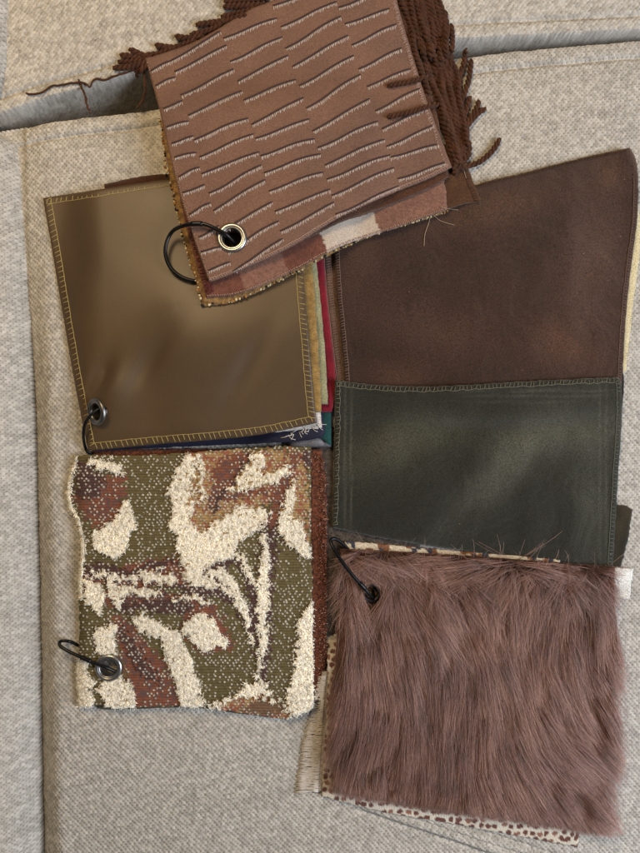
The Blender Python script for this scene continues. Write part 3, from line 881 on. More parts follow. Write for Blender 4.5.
# ---- taupe satin bundle
AH = [(97, 413, 8.5)]
M_pale = cloth_mat('pale_satin', lin(104, 102, 106), lin(88, 86, 90), rough=0.5, spec=0.4)
Cloth('fabric_swatch', M_pale, **quad((270, 300), (320, 290), (331, 447), (288, 446)), t=1.2, pitch=4, label='pale grey satin swatch, bottom corner right of the navy one', seed=9)
M_teal = cloth_mat('teal_cloth', lin(26, 70, 68), lin(20, 54, 56), weave=(450, 450, 0), bump=0.4)
Cloth('fabric_swatch', M_teal, top=[(130, 220), (312, 210)], right=[(312, 210), (316, 270), (322, 320), (330, 392), (331.5, 446)], bottom=[(140, 436), (300, 436), (331.5, 446)], left=[(130, 220), (140, 436)],
      t=1.5, pitch=4, holes=AH, label='dark teal swatch edge beside the lower left of the green velvet', seed=10)
M_red = cloth_mat('crimson_twill', lin(132, 24, 42), lin(104, 17, 32), weave=(0, 420, 0.6), bump=0.7, patch=90)
Cloth('fabric_swatch', M_red, top=[(130, 215), (319, 215)], right=[(319, 215), (324, 262), (329.5, 320), (336, 376), (334, 402), (332, 412)], bottom=[(140, 420), (332, 412)], left=[(130, 215), (140, 420)],
      t=1.6, pitch=3, holes=AH, label='crimson twill swatch, thin bright red edge between taupe and brown swatches', seed=11)
M_navy = cloth_mat('navy_cloth', lin(30, 30, 52), lin(22, 22, 38), rough=0.7)
Cloth('fabric_swatch', M_navy, top=[(90, 260), (300, 260)], right=[(300, 260), (320, 400), (325, 430), (321, 438)], bottom=[(92, 451), (200, 446), (290, 442), (321, 438)], left=[(90, 260), (92, 451)],
      t=1.6, pitch=4, holes=AH, label='navy swatch, dark blue edge under the taupe satin bottom hem', seed=12)
M_sage = cloth_mat('sage_cloth', lin(150, 146, 112), lin(126, 122, 92), weave=(450, 450, 0))
Cloth('fabric_swatch', M_sage, top=[(120, 230), (311, 225)], right=[(312, 225), (319.5, 290), (325, 350), (328, 404)], bottom=[(130, 412), (328, 404)], left=[(120, 230), (130, 412)],
      t=1.6, pitch=4, holes=AH, label='pale sage swatch edge between the golden and the crimson edges', seed=13)
M_white = cloth_mat('white_linen', lin(200, 192, 182), lin(176, 168, 160), weave=(430, 430, 0))
wl = Cloth('fabric_swatch', M_white, top=[(100, 300), (310, 300)], right=[(310, 300), (322, 428)], bottom=[(110, 441), (250, 434), (322, 428)], left=[(100, 300), (110, 441)],
      t=1.2, pitch=4, holes=AH, parts=True, label='frayed white linen swatch edge under the taupe satin bottom right corner', seed=14)
M_gold = cloth_mat('gold_chenille', lin(152, 122, 72), lin(120, 94, 54), patch=200, fine=1500, bump=0.8, fine_amt=0.4)
Cloth('fabric_swatch', M_gold, top=[(110, 205), (307, 215)], right=[(306, 215), (313, 275), (318.5, 350), (322, 412)], bottom=[(110, 425), (322, 412)], left=[(110, 205), (110, 425)],
      t=2.4, pitch=3, jag=0.8, holes=AH, label='golden chenille swatch edge along the right hem of the taupe satin', seed=15)
M_umber = cloth_mat('umber_velvet', lin(72, 44, 28), lin(54, 32, 20), sheen=0.3)
Cloth('fabric_swatch', M_umber, top=[(104, 184), (122, 180), (150, 175), (200, 172)], right=[(200, 172), (210, 260)], bottom=[(120, 260), (210, 260)], left=[(104, 184), (120, 260)],
      t=1.5, pitch=3, label='dark umber swatch, sliver above the top hem of the taupe satin', seed=16)
M_taupe = cloth_mat('taupe_satin', lin(82, 63, 40), lin(72, 55, 36), rough=0.47, sheen=0.05, spec=0.5, patch=12, fine=1300, bump=0.05, fine_amt=0.10, aniso=0.3)
def tau_lift(x, y):
    w = (x - 60) * 0.62 + (y - 200) * 0.78                  # broad soft folds running up to the right
    z = 2.0 * fbm(x / 150, y / 150, 18) + 1.6 * (0.5 + 0.5 * np.sin(w / 34 + 1.6 * fbm(x / 120, y / 120, 19))) * sstep(60, 150, x)
    z = z + blob(185, 320, 90, 70, 6)(x, y) + blob(122, 394, 18, 26, 4, 0.55)(x, y)
    z = z - blob(104, 380, 9, 22, 5, 0.5)(x, y) - blob(154, 364, 11, 36, 3.2, 0.62)(x, y) - blob(250, 372, 13, 46, 2.0, 0.5)(x, y)
    ed = np.minimum(x - (43 + (y - 198) * 0.18), 450 - y)
    return np.maximum(z, 0) * sstep(-2, 20, ed)
tau = Cloth('satin_swatch', M_taupe, top=[(43, 198), (100, 189), (168, 179), (300, 165)], right=[(300, 165), (303, 265), (309, 340), (314, 400), (317, 423)],
            bottom=[(88, 451), (150, 445), (250, 436), (317, 423)], left=[(43, 198), (52, 250), (62, 310), (74, 380), (88, 451)],
            t=1.3, lift=tau_lift, pitch=2.0, drape=24, jag=0.2, holes=AH, parts=True, label='taupe satin swatch with yellow overlocked hem and an eyelet', seed=17)
M_yellow = plain_mat('yellow_thread', lin(164, 144, 90), 0.75, noise=0.25)
tau.overlock(M_yellow, ['left', 'right', 'bottom'], width=7.6, pitch=5.2, r=0.38, slant=2.0)
tau.overlock(M_yellow, ['top'], width=6.8, pitch=5.2, r=0.38, slant=2.0, rng_=(0.0, 0.6), name='hem_stitching')
eo, ec = eyelet(tau, 97, 412, M_dull, r_out=14, r_in=8.0, tilt=(-0.62, -0.12, 0.75), raise_=2.5)
zt = ec[2]
ring([(104, 408, zt + .002), (99, 409, zt + .003), (91, 415, zt + .004), (85, 424, zt + .003), (83.5, 434, zt - .001), (84.5, 444, .008), (88, 452, .003), (98, 452, -.001), (112, 440, -.002), (116, 424, 0.0), (112, 412, .004)],
     'black wire ring hooked through the taupe satin swatch eyelet', 1.5)
# loose thread ends at the lower right corner
mbt = MB()
for k in range(20):
    x = rng.uniform(286, 321); y = 436 - (x - 283) * 0.28 + rng.uniform(-2, 2)
    a = rng.uniform(0.1, 3.0); l = rng.uniform(3, 9)
    pts = np.array([[x, y], [x + math.cos(a) * l * .5 + rng.uniform(-1, 1), y + math.sin(a) * l * .5], [x + math.cos(a) * l + rng.uniform(-1, 1), y + math.sin(a) * l * .7]])
    mbt.tube(on_surface(pts[:, 0], pts[:, 1], 0.0006), 0.28 * PX, 4)
o = mbt.build('frayed_threads', plain_mat('white_thread', lin(206, 200, 192), 0.8), wl.root, wl.origin); o['kind'] = 'stuff'

# ---- green velvet bundle
M_olive = cloth_mat('olive_pile', lin(58, 50, 34), lin(36, 32, 22), sheen=0.4, fine=1200, bump=0.8)
Cloth('fabric_swatch', M_olive, top=[(540, 500), (618, 505), (633, 509)], right=[(633, 509), (628, 540), (621, 568)], bottom=[(540, 566), (621, 568)], left=[(540, 500), (540, 566)],
      t=2.2, pitch=3, jag=0.8, label='dark olive velvet corner sticking out right of the green velvet', seed=18)
M_green = cloth_mat('green_velvet', lin(50, 49, 40), lin(29, 29, 23), rough=0.85, sheen=0.5, sheen_col=(0.86, 0.86, 0.76), sheen_rough=0.45, patch=11, fine=900, bump=0.7, fine_amt=0.55, weave=(400, 400, 0.02), patch_lo=0.35, patch_hi=0.65, nap=0.006, use_attr=True, lint=lin(112, 110, 96))
def gv_lift(x, y):
    z = 2.5 * fbm(x / 60, y / 50, 51) + blob(470, 470, 34, 90, 5, 0.9)(x, y) + blob(385, 450, 22, 40, 2.5, 0.2)(x, y) + blob(560, 440, 70, 16, 3)(x, y)
    return z
gv = Cloth('fabric_swatch', M_green, colour=sheen_and_pile_lines(lin(37, 36, 29), [(505, 465, 17, 62, 0.75, lin(94, 92, 78), .34), (385, 450, 44, 24, -0.3, lin(80, 75, 58), .36), (565, 435, 66, 20, -0.1, lin(90, 88, 74), .36), (345, 450, 1.2, 120, 0, lin(80, 78, 66), .4), (351, 450, 1.0, 120, 0, lin(80, 78, 66), .4), (600, 470, 1.2, 110, 0, lin(80, 80, 70), .3), (606, 470, 1.2, 110, 0, lin(80, 80, 70), .3), (540, 391, 80, 1.2, 0, lin(80, 80, 70), .35), (540, 396, 70, 1.2, 0, lin(80, 80, 70), .3), (520, 402, 60, 1.0, 0, lin(80, 80, 70), .2), (440, 430, 50, 20, -0.2, lin(70, 68, 52), .35), (590, 500, 14, 50, 0, lin(74, 76, 66), .35)]), top=[(335, 380), (380, 385), (440, 386), (530, 381), (619, 377)], right=[(619, 377), (622, 388), (621.5, 430), (618, 480), (616, 520), (613, 570)],  # wide marks: sheen painted into the colour; thin ones: pressed pile lines
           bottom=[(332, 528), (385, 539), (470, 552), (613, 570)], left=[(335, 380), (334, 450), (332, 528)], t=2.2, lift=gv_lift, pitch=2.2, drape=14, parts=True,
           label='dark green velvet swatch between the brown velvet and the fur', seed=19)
M_green_thread = plain_mat('green_thread', lin(104, 100, 82), 0.8, noise=0.25)
gv.overlock(M_green_thread, ['top', 'left'], width=5, pitch=4.2, r=0.40, slant=1.2, inner=True, wob=1.6)
gv.overlock(plain_mat('grey_green_thread', lin(92, 96, 86), 0.8, noise=0.2), ['right'], width=5.5, pitch=4.0, r=0.42, slant=0.6, name='hem_stitching')

# ---- fur bundle
M_fringe = cloth_mat('cream_fringe_cloth', lin(186, 176, 162), lin(160, 148, 134), weave=(0, 300, 0.1), bump=0.6)
fr = Cloth('fringed_swatch', M_fringe, top=[(322, 672), (420, 672)], right=[(420, 672), (420, 790)], bottom=[(312, 793), (420, 800)], left=[(322, 672), (318, 730), (312, 793)], t=1.6, pitch=3, jag=0.6, parts=True,
           label='cream swatch with a fringe of fine loose threads left of the fur', seed=20)
M_cream_thread = plain_mat('cream_thread', lin(204, 196, 186), 0.85, noise=0.2, scale=60)
mbf = MB()
for k in range(330):
    y = 676 + (792 - 676) * (k / 329) + rng.uniform(-.6, .6)
    xl = np.interp(y, [676, 700, 745, 792], [320, 315, 303, 296]) + rng.uniform(-1.8, 1.8)
    xr = np.interp(y, [676, 793], [326, 318])
    s = np.linspace(0, 1, 5)
    yy = y + 1.5 * (vnoise(s * 2.3 + k * 7.7, s * 0, 4) - .5) * 2 + 2 * (vnoise(s * 0 + y / 12, s * 0, 8) - .5) * (1 - s)
    mbf.tube(on_surface(xl * (1 - s) + xr * s, yy, 0.0005 + 0.0004 * rng.random()), 0.42 * PX, 4)
o = mbf.build('fringe', M_cream_thread, fr.root, fr.origin); o['kind'] = 'stuff'

def leo_col(px, py, U, V):
    a, t = nubs(px + 2 * (vnoise(px / 5, py / 5, 3) - .5), py + 2 * (vnoise(px / 5, py / 5, 4) - .5), 8.0, 7.0, 3.1, 2.7, 0.5, 77)
    m = sstep(0.12, 0.3, a)[..., None]
    dot = np.where((t > 0.25)[..., None], lin(104, 66, 58), lin(140, 100, 84))
    return lin(214, 204, 186) * (1 - m) + dot * m
M_leo = cloth_mat('spotted_cloth', (0.5, 0.5, 0.5), use_attr=True, rough=0.9, weave=(300, 300, 0.1), bump=0.6, fine_amt=0.12)
Cloth('spotted_swatch', M_leo, top=[(327, 640), (600, 660)], right=[(600, 660), (578, 848)], bottom=[(321.5, 797), (390, 814), (450, 824), (520, 837), (578, 848)], left=[(327, 640), (327, 700), (321.5, 797)],
      t=1.8, pitch=1.2, colour=leo_col, jag=0.5, relief=lambda a, b, c, d: -0.25 * sstep(0.1, 0.3, nubs(a, b, 8, 7, 3.1, 2.7, .5, 77)[0]), label='cream swatch with brown animal spots, edge showing below the fur', seed=21)
def strip_col(px, py, U, V):
    i = np.floor(px / 5.5 + 0.6 * vnoise(px / 3, py / 3, 9)); j = np.floor(py / 5.5 + 0.5 * vnoise(px / 3, py / 3, 19))
    k = hash2(i, j, 4)
    c = np.where((k < 0.62)[..., None], lin(206, 192, 168), np.where((k < 0.80)[..., None], lin(126, 84, 58), lin(62, 62, 74)))
    return c
M_patch = cloth_mat('patched_weave', (0.5, 0.5, 0.5), use_attr=True, rough=0.9, weave=(350, 350, 0), bump=0.5)
Cloth('patterned_swatch', M_patch, top=[(345, 541), (400, 546), (480, 553), (560, 560)], right=[(560, 560), (560, 660)], bottom=[(345, 660), (560, 660)], left=[(345, 541), (345, 660)],
      t=2.0, pitch=1.4, colour=strip_col, drape=8, label='cream swatch with brown and navy blocks, strip above the fur', seed=22)
M_label = cloth_mat('white_selvedge', lin(226, 222, 212), lin(208, 202, 192), weave=(380, 380, 0), bump=0.5)
Cloth('fabric_tag', M_label, top=[(600, 566), (633, 569)], right=[(633, 569), (631, 585), (629, 599)], bottom=[(600, 596), (619, 598), (629, 599)], left=[(600, 566), (600, 596)],
      t=1.2, pitch=1.5, jag=1.0, label='small white fabric tag sticking out right of the fur top corner', cat='tag', seed=23)
M_back = cloth_mat('fur_backing', lin(92, 62, 54), lin(70, 46, 40))
FH = [(371, 592, 8)]
fur_lift = lambda x, y: 2.5 * fbm(x / 80, y / 80, 23)
fur = Cloth('fur_swatch', M_back, top=[(340, 549), (400, 552), (480, 557), (615, 567)], right=[(615, 567), (614, 640), (608, 740), (598, 828)], bottom=[(334, 782), (400, 794), (480, 808), (598, 828)], left=[(340, 549), (346, 620), (342, 700), (334, 782)],
            t=2.6, lift=fur_lift, pitch=3.0, drape=12, holes=FH, parts=True, part_name='backing', label='long-haired mauve-brown faux fur swatch at lower right', seed=24)
eo, ec = eyelet(fur, 371, 592, plain_mat('dark_eyelet', (0.05, 0.045, 0.05), 0.4, 0.8, 0.2), r_out=11, r_in=7)

# pile: combed strands gathered into locks
def fur_flow(x, y):
    """combing direction (photo px, y down) and lie: 0 upright .. 1 flat"""
    dx = 0.10 + 0.34 * sstep(430, 610, x) - 0.55 * sstep(420, 335, x) * (1 - 0.4 * sstep(720, 800, y)) + 1.0 * (fbm(x / 55, y / 60, 301) - .5) + 1.3 * (vnoise(x / 110, y / 75, 305) - .5)
    dy = np.ones_like(x)
    # a whorl along the top edge: hair springs up and outwards
    up = sstep(600, 566, y + 8 * (vnoise(x / 25, x * 0, 7) - .5))
    ang = 2 * math.pi * hash2(np.floor(x / 3), np.floor(y / 3), 303)
    dx = dx * (1 - up) + up * (1.1 * np.cos(ang) + 0.9 * np.sign(x - 500) * 0.25)
    dy = dy * (1 - up) + up * (0.30 * np.sin(ang) + 0.28)
    return dx, dy, up
def grow(N, seed, lmin, lmax, rad, clump=0.62, K=8):
    g = np.random.default_rng(seed)
    u = g.random(N); v = g.random(N)
    T, B = fur.edges['top'], fur.edges['bottom']
    ti = np.stack([np.interp(u, np.linspace(0, 1, 400), T[:, k]) for k in (0, 1)], -1); bi = np.stack([np.interp(u, np.linspace(0, 1, 400), B[:, k]) for k in (0, 1)], -1)
    p = ti * (1 - v[:, None]) + bi * v[:, None]
    keep = (p[:, 0] - 371) ** 2 + (p[:, 1] - 592) ** 2 > 9 ** 2
    p = p[keep]; N = len(p); v = v[keep]; u = u[keep]
    x, y = p[:, 0], p[:, 1]
    # lock centres: nearest of a jittered lattice
    cell = 13.0
    ci, cj = np.floor(x / cell), np.floor(y / cell)
    best = np.full(N, 1e9); cx = x.copy(); cy = y.copy(); cid = np.zeros(N)
    for a in (-1, 0, 1):
        for b in (-1, 0, 1):
            ii, jj = ci + a, cj + b
            qx = (ii + hash2(ii, jj, 51)) * cell; qy = (jj + hash2(ii, jj, 52)) * cell
            d = (qx - x) ** 2 + (qy - y) ** 2
            m = d < best
            best = np.where(m, d, best); cx = np.where(m, qx, cx); cy = np.where(m, qy, cy); cid = np.where(m, hash2(ii, jj, 53), cid)
    fx, fy, up = fur_flow(cx, cy)
    fx2, fy2, _ = fur_flow(x, y)
    fx = 0.6 * fx + 0.4 * fx2; fy = 0.6 * fy + 0.4 * fy2
    nl = np.sqrt(fx ** 2 + fy ** 2) + 1e-6
    L = (lmin + (lmax - lmin) * g.random(N)) * (0.75 + 0.5 * cid) * (1 - 0.35 * up)
    # shorter towards the lower edge so that the hem hangs only a little over
    hem = 793 + (x - 334) * 0.168 + g.normal(0, 2.0, N)
    L = np.minimum(L, np.maximum(6, (hem - y) / np.maximum(fy / nl, 0.3)))
    sidehem = 622 + g.normal(0, 3, N)
    L = np.where(fx > 0.05, np.minimum(L, np.maximum(8, (sidehem - x) / np.maximum(fx / nl, 0.05))), L)
    L = np.where(fx < -0.05, np.minimum(L, np.maximum(8, (x - 329 + g.normal(0, 2, N)) / np.maximum(-fx / nl, 0.05))), L)
    rt = on_surface(x, y, -0.0005)
    s = np.linspace(0, 1, K)[None, :]
    lock_loft = 0.55 + 0.9 * cid
    px_ = x[:, None] + (fx / nl * L)[:, None] * (s ** 1.15)
    py_ = y[:, None] + (fy / nl * L)[:, None] * (s ** 1.15)
    # gather to the lock's own line
    lx = cx[:, None] + (fx / nl * L)[:, None] * (s ** 1.15); ly = cy[:, None] + (fy / nl * L)[:, None] * (s ** 1.15)
    gth = clump * s ** 0.9 * (0.55 + 0.45 * g.random(N))[:, None]
    px_ = px_ * (1 - gth) + lx * gth; py_ = py_ * (1 - gth) + ly * gth
    # sideways bend of each lock and frizz of each hair
    bend = ((cid - .5) * 9)[:, None] * s ** 2
    px_ = px_ + bend + (g.normal(0, 1, (N, 1)) * 3.2) * s + 1.0 * np.sin(s * (4 + 4 * g.random((N, 1))) + 6.28 * g.random((N, 1))) * s
    py_ = py_ + (g.normal(0, 1, (N, 1)) * 1.0) * s
    loft = (6.5 + 4.0 * g.random(N)) * lock_loft * (1 - 0.15 * up)
    prof = np.sin(np.clip(s * 1.25, 0, 1) * math.pi * 0.5) ** 0.8 * (1 - 0.42 * s ** 2)
    zz = rt[:, 2][:, None] + (loft[:, None] * prof) * MM
    # over the hem the tips hang down a little
    over = np.clip(px_ - 614, 0, None) + np.clip(py_ - (788 + (px_ - 331) * 0.165), 0, None) + np.clip(334 - px_, 0, None)
    zz = np.maximum(zz - over * 0.35 * MM, 1.5 * MM)
    X, Y = unproj(px_, py_, rt[:, 2][:, None] + 0.004)
    pos = np.stack([X, Y, zz], -1)
    dmin = np.sqrt((px_ - 372) ** 2 + (py_ - 594) ** 2).min(1)
    ok = dmin > 7 + 3 * g.random(N)
    pos = pos[ok]; cid = cid[ok]; N = len(pos)
    r = rad * np.linspace(1, 0.35, K)[None, :] * (0.7 + 0.6 * g.random((N, 1)))
    return pos, r, cid
def hair_object(name, pos, r, mat, parent, origin):
    N, K, _ = pos.shape
    hc = bpy.data.hair_curves.new(name)
    hc.add_curves([K] * N)
    hc.attributes['position'].data.foreach_set('vector', (pos - np.array(origin)).astype(np.float32).ravel())
    ra = hc.attributes.get('radius') or hc.attributes.new('radius', 'FLOAT', 'POINT')
    ra.data.foreach_set('value', r.astype(np.float32).ravel())
    hc.materials.append(mat)
    o = link(name, hc, parent)
    o['kind'] = 'stuff'
    return o
def fur_mat(name, root, mid, tip):
    m, nt, b = nodes_of(name)
    L = nt.links.new
    hi = nt.nodes.new('ShaderNodeHairInfo')
    rp = nt.nodes.new('ShaderNodeValToRGB')
    e = rp.color_ramp.elements
    e[0].color = (*root, 1); e[1].color = (*tip, 1)
    x = e.new(0.45); x.color = (*mid, 1)
    L(hi.outputs['Intercept'], rp.inputs[0])
    mr = nt.nodes.new('ShaderNodeMapRange'); mr.inputs[3].default_value = 0.4; mr.inputs[4].default_value = 1.75
    L(hi.outputs['Random'], mr.inputs[0])
    sc = nt.nodes.new('ShaderNodeVectorMath'); sc.operation = 'SCALE'
    L(rp.outputs[0], sc.inputs[0]); L(mr.outputs[0], sc.inputs['Scale'])
    tcn = nt.nodes.new('ShaderNodeTexCoord'); nz = nt.nodes.new('ShaderNodeTexNoise'); nz.inputs['Scale'].default_value = 28; nz.inputs['Detail'].default_value = 3
    L(tcn.outputs['Object'], nz.inputs['Vector'])
    nr = nt.nodes.new('ShaderNodeMapRange'); nr.inputs[1].default_value = 0.32; nr.inputs[2].default_value = 0.68; nr.inputs[3].default_value = 0.82; nr.inputs[4].default_value = 1.2
    L(nz.outputs[0], nr.inputs[0])
    s2 = nt.nodes.new('ShaderNodeVectorMath'); s2.operation = 'SCALE'
    L(sc.outputs[0], s2.inputs[0]); L(nr.outputs[0], s2.inputs['Scale'])
    L(s2.outputs[0], b.inputs['Base Color'])
    b.inputs['Roughness'].default_value = 0.42
    b.inputs['Specular IOR Level'].default_value = 0.5
    return m
hair_object('loop_pile', *TAP_PILE, fur_mat('wool_pile', PAL[CREAM] * .95, PAL[CREAM], PAL[CREAM] * 1.05), tap.root, tap.origin)
M_fur = fur_mat('fur_fibre', lin(58, 40, 34), lin(130, 96, 84), lin(188, 153, 140))
pos, r, _ = grow(56000, 5, 30, 66, 0.00010, clump=0.36)
hair_object('fur', pos, r, M_fur, fur.root, fur.origin)
pos, r, _ = grow(12000, 6, 20, 46, 0.00010, clump=0.08)
hair_object('underfur', pos, r, M_fur, fur.root, fur.origin)
# long stray hairs standing out over the green velvet
g = np.random.default_rng(3)
N = 46; K = 7
x0 = g.uniform(345, 612, N); y0 = 552 + (x0 - 345) * 0.06 + g.uniform(0, 8, N)
an = g.normal(-1.45, 0.5, N); ll = g.uniform(8, 30, N)
s = np.linspace(0, 1, K)[None]
px_ = x0[:, None] + np.cos(an)[:, None] * ll[:, None] * s + g.normal(0, 5.0, (N, 1)) * s ** 2; py_ = y0[:, None] + np.sin(an)[:, None] * ll[:, None] * s
rt = on_surface(x0, y0)
zz = rt[:, 2][:, None] + (g.uniform(4, 9, (N, 1)) * np.sin(s * 2.2)) * MM
X, Y = unproj(px_, py_, zz)
hair_object('stray_hairs', np.stack([X, Y, zz], -1), np.full((N, K), 0.00008) * np.linspace(1, .5, K), fur_mat('stray_fibre', lin(150, 112, 100), lin(176, 140, 124), lin(190, 160, 146)), fur.root, fur.origin)
zt = ec[2] + 0.004
t, c, o0 = ring([(372, 597, zt + .001), (366, 590, zt + .007), (355, 578, zt + .009), (343, 563, zt + .009), (334, 549, zt + .007), (330.5, 541, zt + .004), (334, 538.5, zt + .002), (342, 543, zt - .003), (350, 552, zt - .008), (362, 572, zt - .012), (372, 590, zt - .010)],
                'black wire ring curving over the top left corner of the fur', 1.7)
sleeve(t, c, o0, 8, 14, 2.3)

# ---- top bundle
BH = [(232, 238, 10)]
M_boucle = cloth_mat('boucle', lin(150, 118, 74), lin(90, 66, 44), patch=300, fine=1200, bump=0.9)
bo = Cloth('boucle_swatch', M_boucle, top=[(160, 120), (420, 60)], right=[(420, 60), (434, 150), (446, 212)], bottom=[(203, 306), (240, 299), (300, 270), (360, 240), (446, 212)], left=[(160, 120), (172, 190), (184, 240), (203, 306)],
           t=3.0, pitch=3, drape=16, holes=BH, parts=True, label='knobbly boucle swatch with a black and cream beaded edge, lowest of the top pile', seed=25)
mats_bead = [plain_mat('bead_cream', lin(206, 184, 140), 0.85, noise=0.25), plain_mat('bead_black', lin(34, 28, 26), 0.8, noise=0.2), plain_mat('bead_gold', lin(158, 108, 52), 0.85, noise=0.2)]
mbb = MB()
ic = 8
def bead(c, r, mi):
    u = np.linspace(0, math.pi, 5); w = np.linspace(0, 2 * math.pi, 7)[:-1]
    V = [c + np.array([0, 0, r[2]])]
    for a in u[1:-1]:
        for b in w: V.append(c + np.array([r[0] * math.sin(a) * math.cos(b), r[1] * math.sin(a) * math.sin(b), r[2] * math.cos(a)]))
    V.append(c - np.array([0, 0, r[2]]))
    f = [(0, 1 + k, 1 + (k + 1) % 6) for k in range(6)]
    for q in range(2):
        f += [(1 + q * 6 + k, 1 + (q + 1) * 6 + k, 1 + (q + 1) * 6 + (k + 1) % 6, 1 + q * 6 + (k + 1) % 6) for k in range(6)]
    f += [(19, 13 + (k + 1) % 6, 13 + k) for k in range(6)]
    mbb.add(np.array(V), f, mi)
for en, st in (('left', 3.1), ('bottom', 3.2)):
    E = bo.edges[en]
    seg = np.sqrt((np.diff(E, axis=0) ** 2).sum(1)); cum = np.concatenate([[0], np.cumsum(seg)])
    for d in np.arange(0, cum[-1], st * 0.62):
        x = np.interp(d, cum, E[:, 0]) + rng.uniform(-.8, 1.6); y = np.interp(d, cum, E[:, 1]) + rng.uniform(-1.6, .6)
        p = on_surface(np.array([x]), np.array([y]), 0)[0]
        zc = float(samp(bo.S, p[0], p[1])) + rng.uniform(0.2, 2.6) * MM
        rr = rng.uniform(0.8, 1.5) * PX
        k = rng.random()
        bead(np.array([p[0], p[1], zc]), np.array([rr, rr * rng.uniform(.8, 1.3), rr * .9]), 0 if k < .5 else (1 if k < .72 else 2))
o = mbb.build('beaded_edge', mats_bead, bo.root, bo.origin); o['kind'] = 'stuff'

M_choc = cloth_mat('chocolate_velvet', lin(84, 56, 36), lin(66, 42, 26), sheen=0.4, sheen_col=(1, .8, .6), patch=60)
cv = Cloth('fabric_swatch', M_choc, top=[(380, 130), (463, 148)], right=[(463, 148), (471, 175), (482, 203)], bottom=[(390, 222), (447, 208.5), (470, 202), (482, 203)], left=[(380, 130), (390, 222)],
           t=1.8, pitch=2.5, drape=14, parts=True, label='chocolate velvet corner poking out right of the checked velvet', seed=26)
cv.overlock(plain_mat('chocolate_thread', lin(62, 42, 30), 0.85, noise=0.2), ['right'], width=6, pitch=2.6, r=0.35, slant=0.6)

# checked velvet: squares of brown, cream and rose along its lower edge
def chk_col(px, py, U, V):
    s = ((px - 205) * 0.93 + (290 - py) * 0.36)          # distance along the lower edge
    j = np.floor((py + 0.39 * px - 372) / 46.0)
    k = np.mod(np.floor((s - 5 + 2 * (vnoise(px / 3, py / 3, 5) - .5)) / 62.0) + j, 3)
    pal = np.array([lin(94, 58, 47), lin(188, 174, 160), lin(122, 88, 75)])
    s2 = s + 1.2 * (vnoise(px / 2, py / 2, 6) - .5)
    cls = np.where(s2 < 128, np.where((s2 > 38) & (s2 < 84), 2, 0), np.where(s2 < 184, 1, 2))
    c = pal[cls]
    g = 0.75 + 0.5 * vnoise(px / 1.6, py / 1.6, 8)
    e2 = py + 0.42 * px - 383
    g = g * np.where(cls == 0, 0.75 + 0.9 * fbm(px / 30, e2 / 7, 18), 0.85 + 0.4 * fbm(px / 30, e2 / 7, 18))
    g = np.where(cls == 1, 0.92 + 0.1 * vnoise(px / 2, py / 2, 9), g)
    return c * g[..., None]
M_chk = cloth_mat('checked_velvet', (0.5, 0.5, 0.5), use_attr=True, rough=0.85, sheen=0.3, sheen_col=(1, .85, .8), fine=1400, bump=0.5, weave=(430, 430, 0.4))
ck = Cloth('checked_swatch', M_chk, top=[(160, 110), (410, 50)], right=[(410, 50), (432, 130), (445, 185), (447.5, 209)], bottom=[(206, 297), (240, 293), (290, 272), (340, 246), (390, 229), (447.5, 209)], left=[(160, 110), (177, 185), (188, 235), (206, 297)],
           t=2.6, pitch=1.8, drape=16, jag=0.5, holes=BH, colour=chk_col, parts=True, label='brown, cream and rose checked velvet swatch under the dashed tan one', seed=27)
ck.overlock(plain_mat('rose_thread', lin(178, 140, 118), 0.85, noise=0.3), ['bottom'], width=2.0, pitch=1.8, r=0.4, slant=0.5, inner=False, rng_=(0, 1))
ck.overlock(plain_mat('maroon_thread', lin(86, 34, 34), 0.85, noise=0.4), ['left'], width=8, pitch=1.7, r=0.5, slant=1.0, inner=True, name='frayed_side', wob=3)

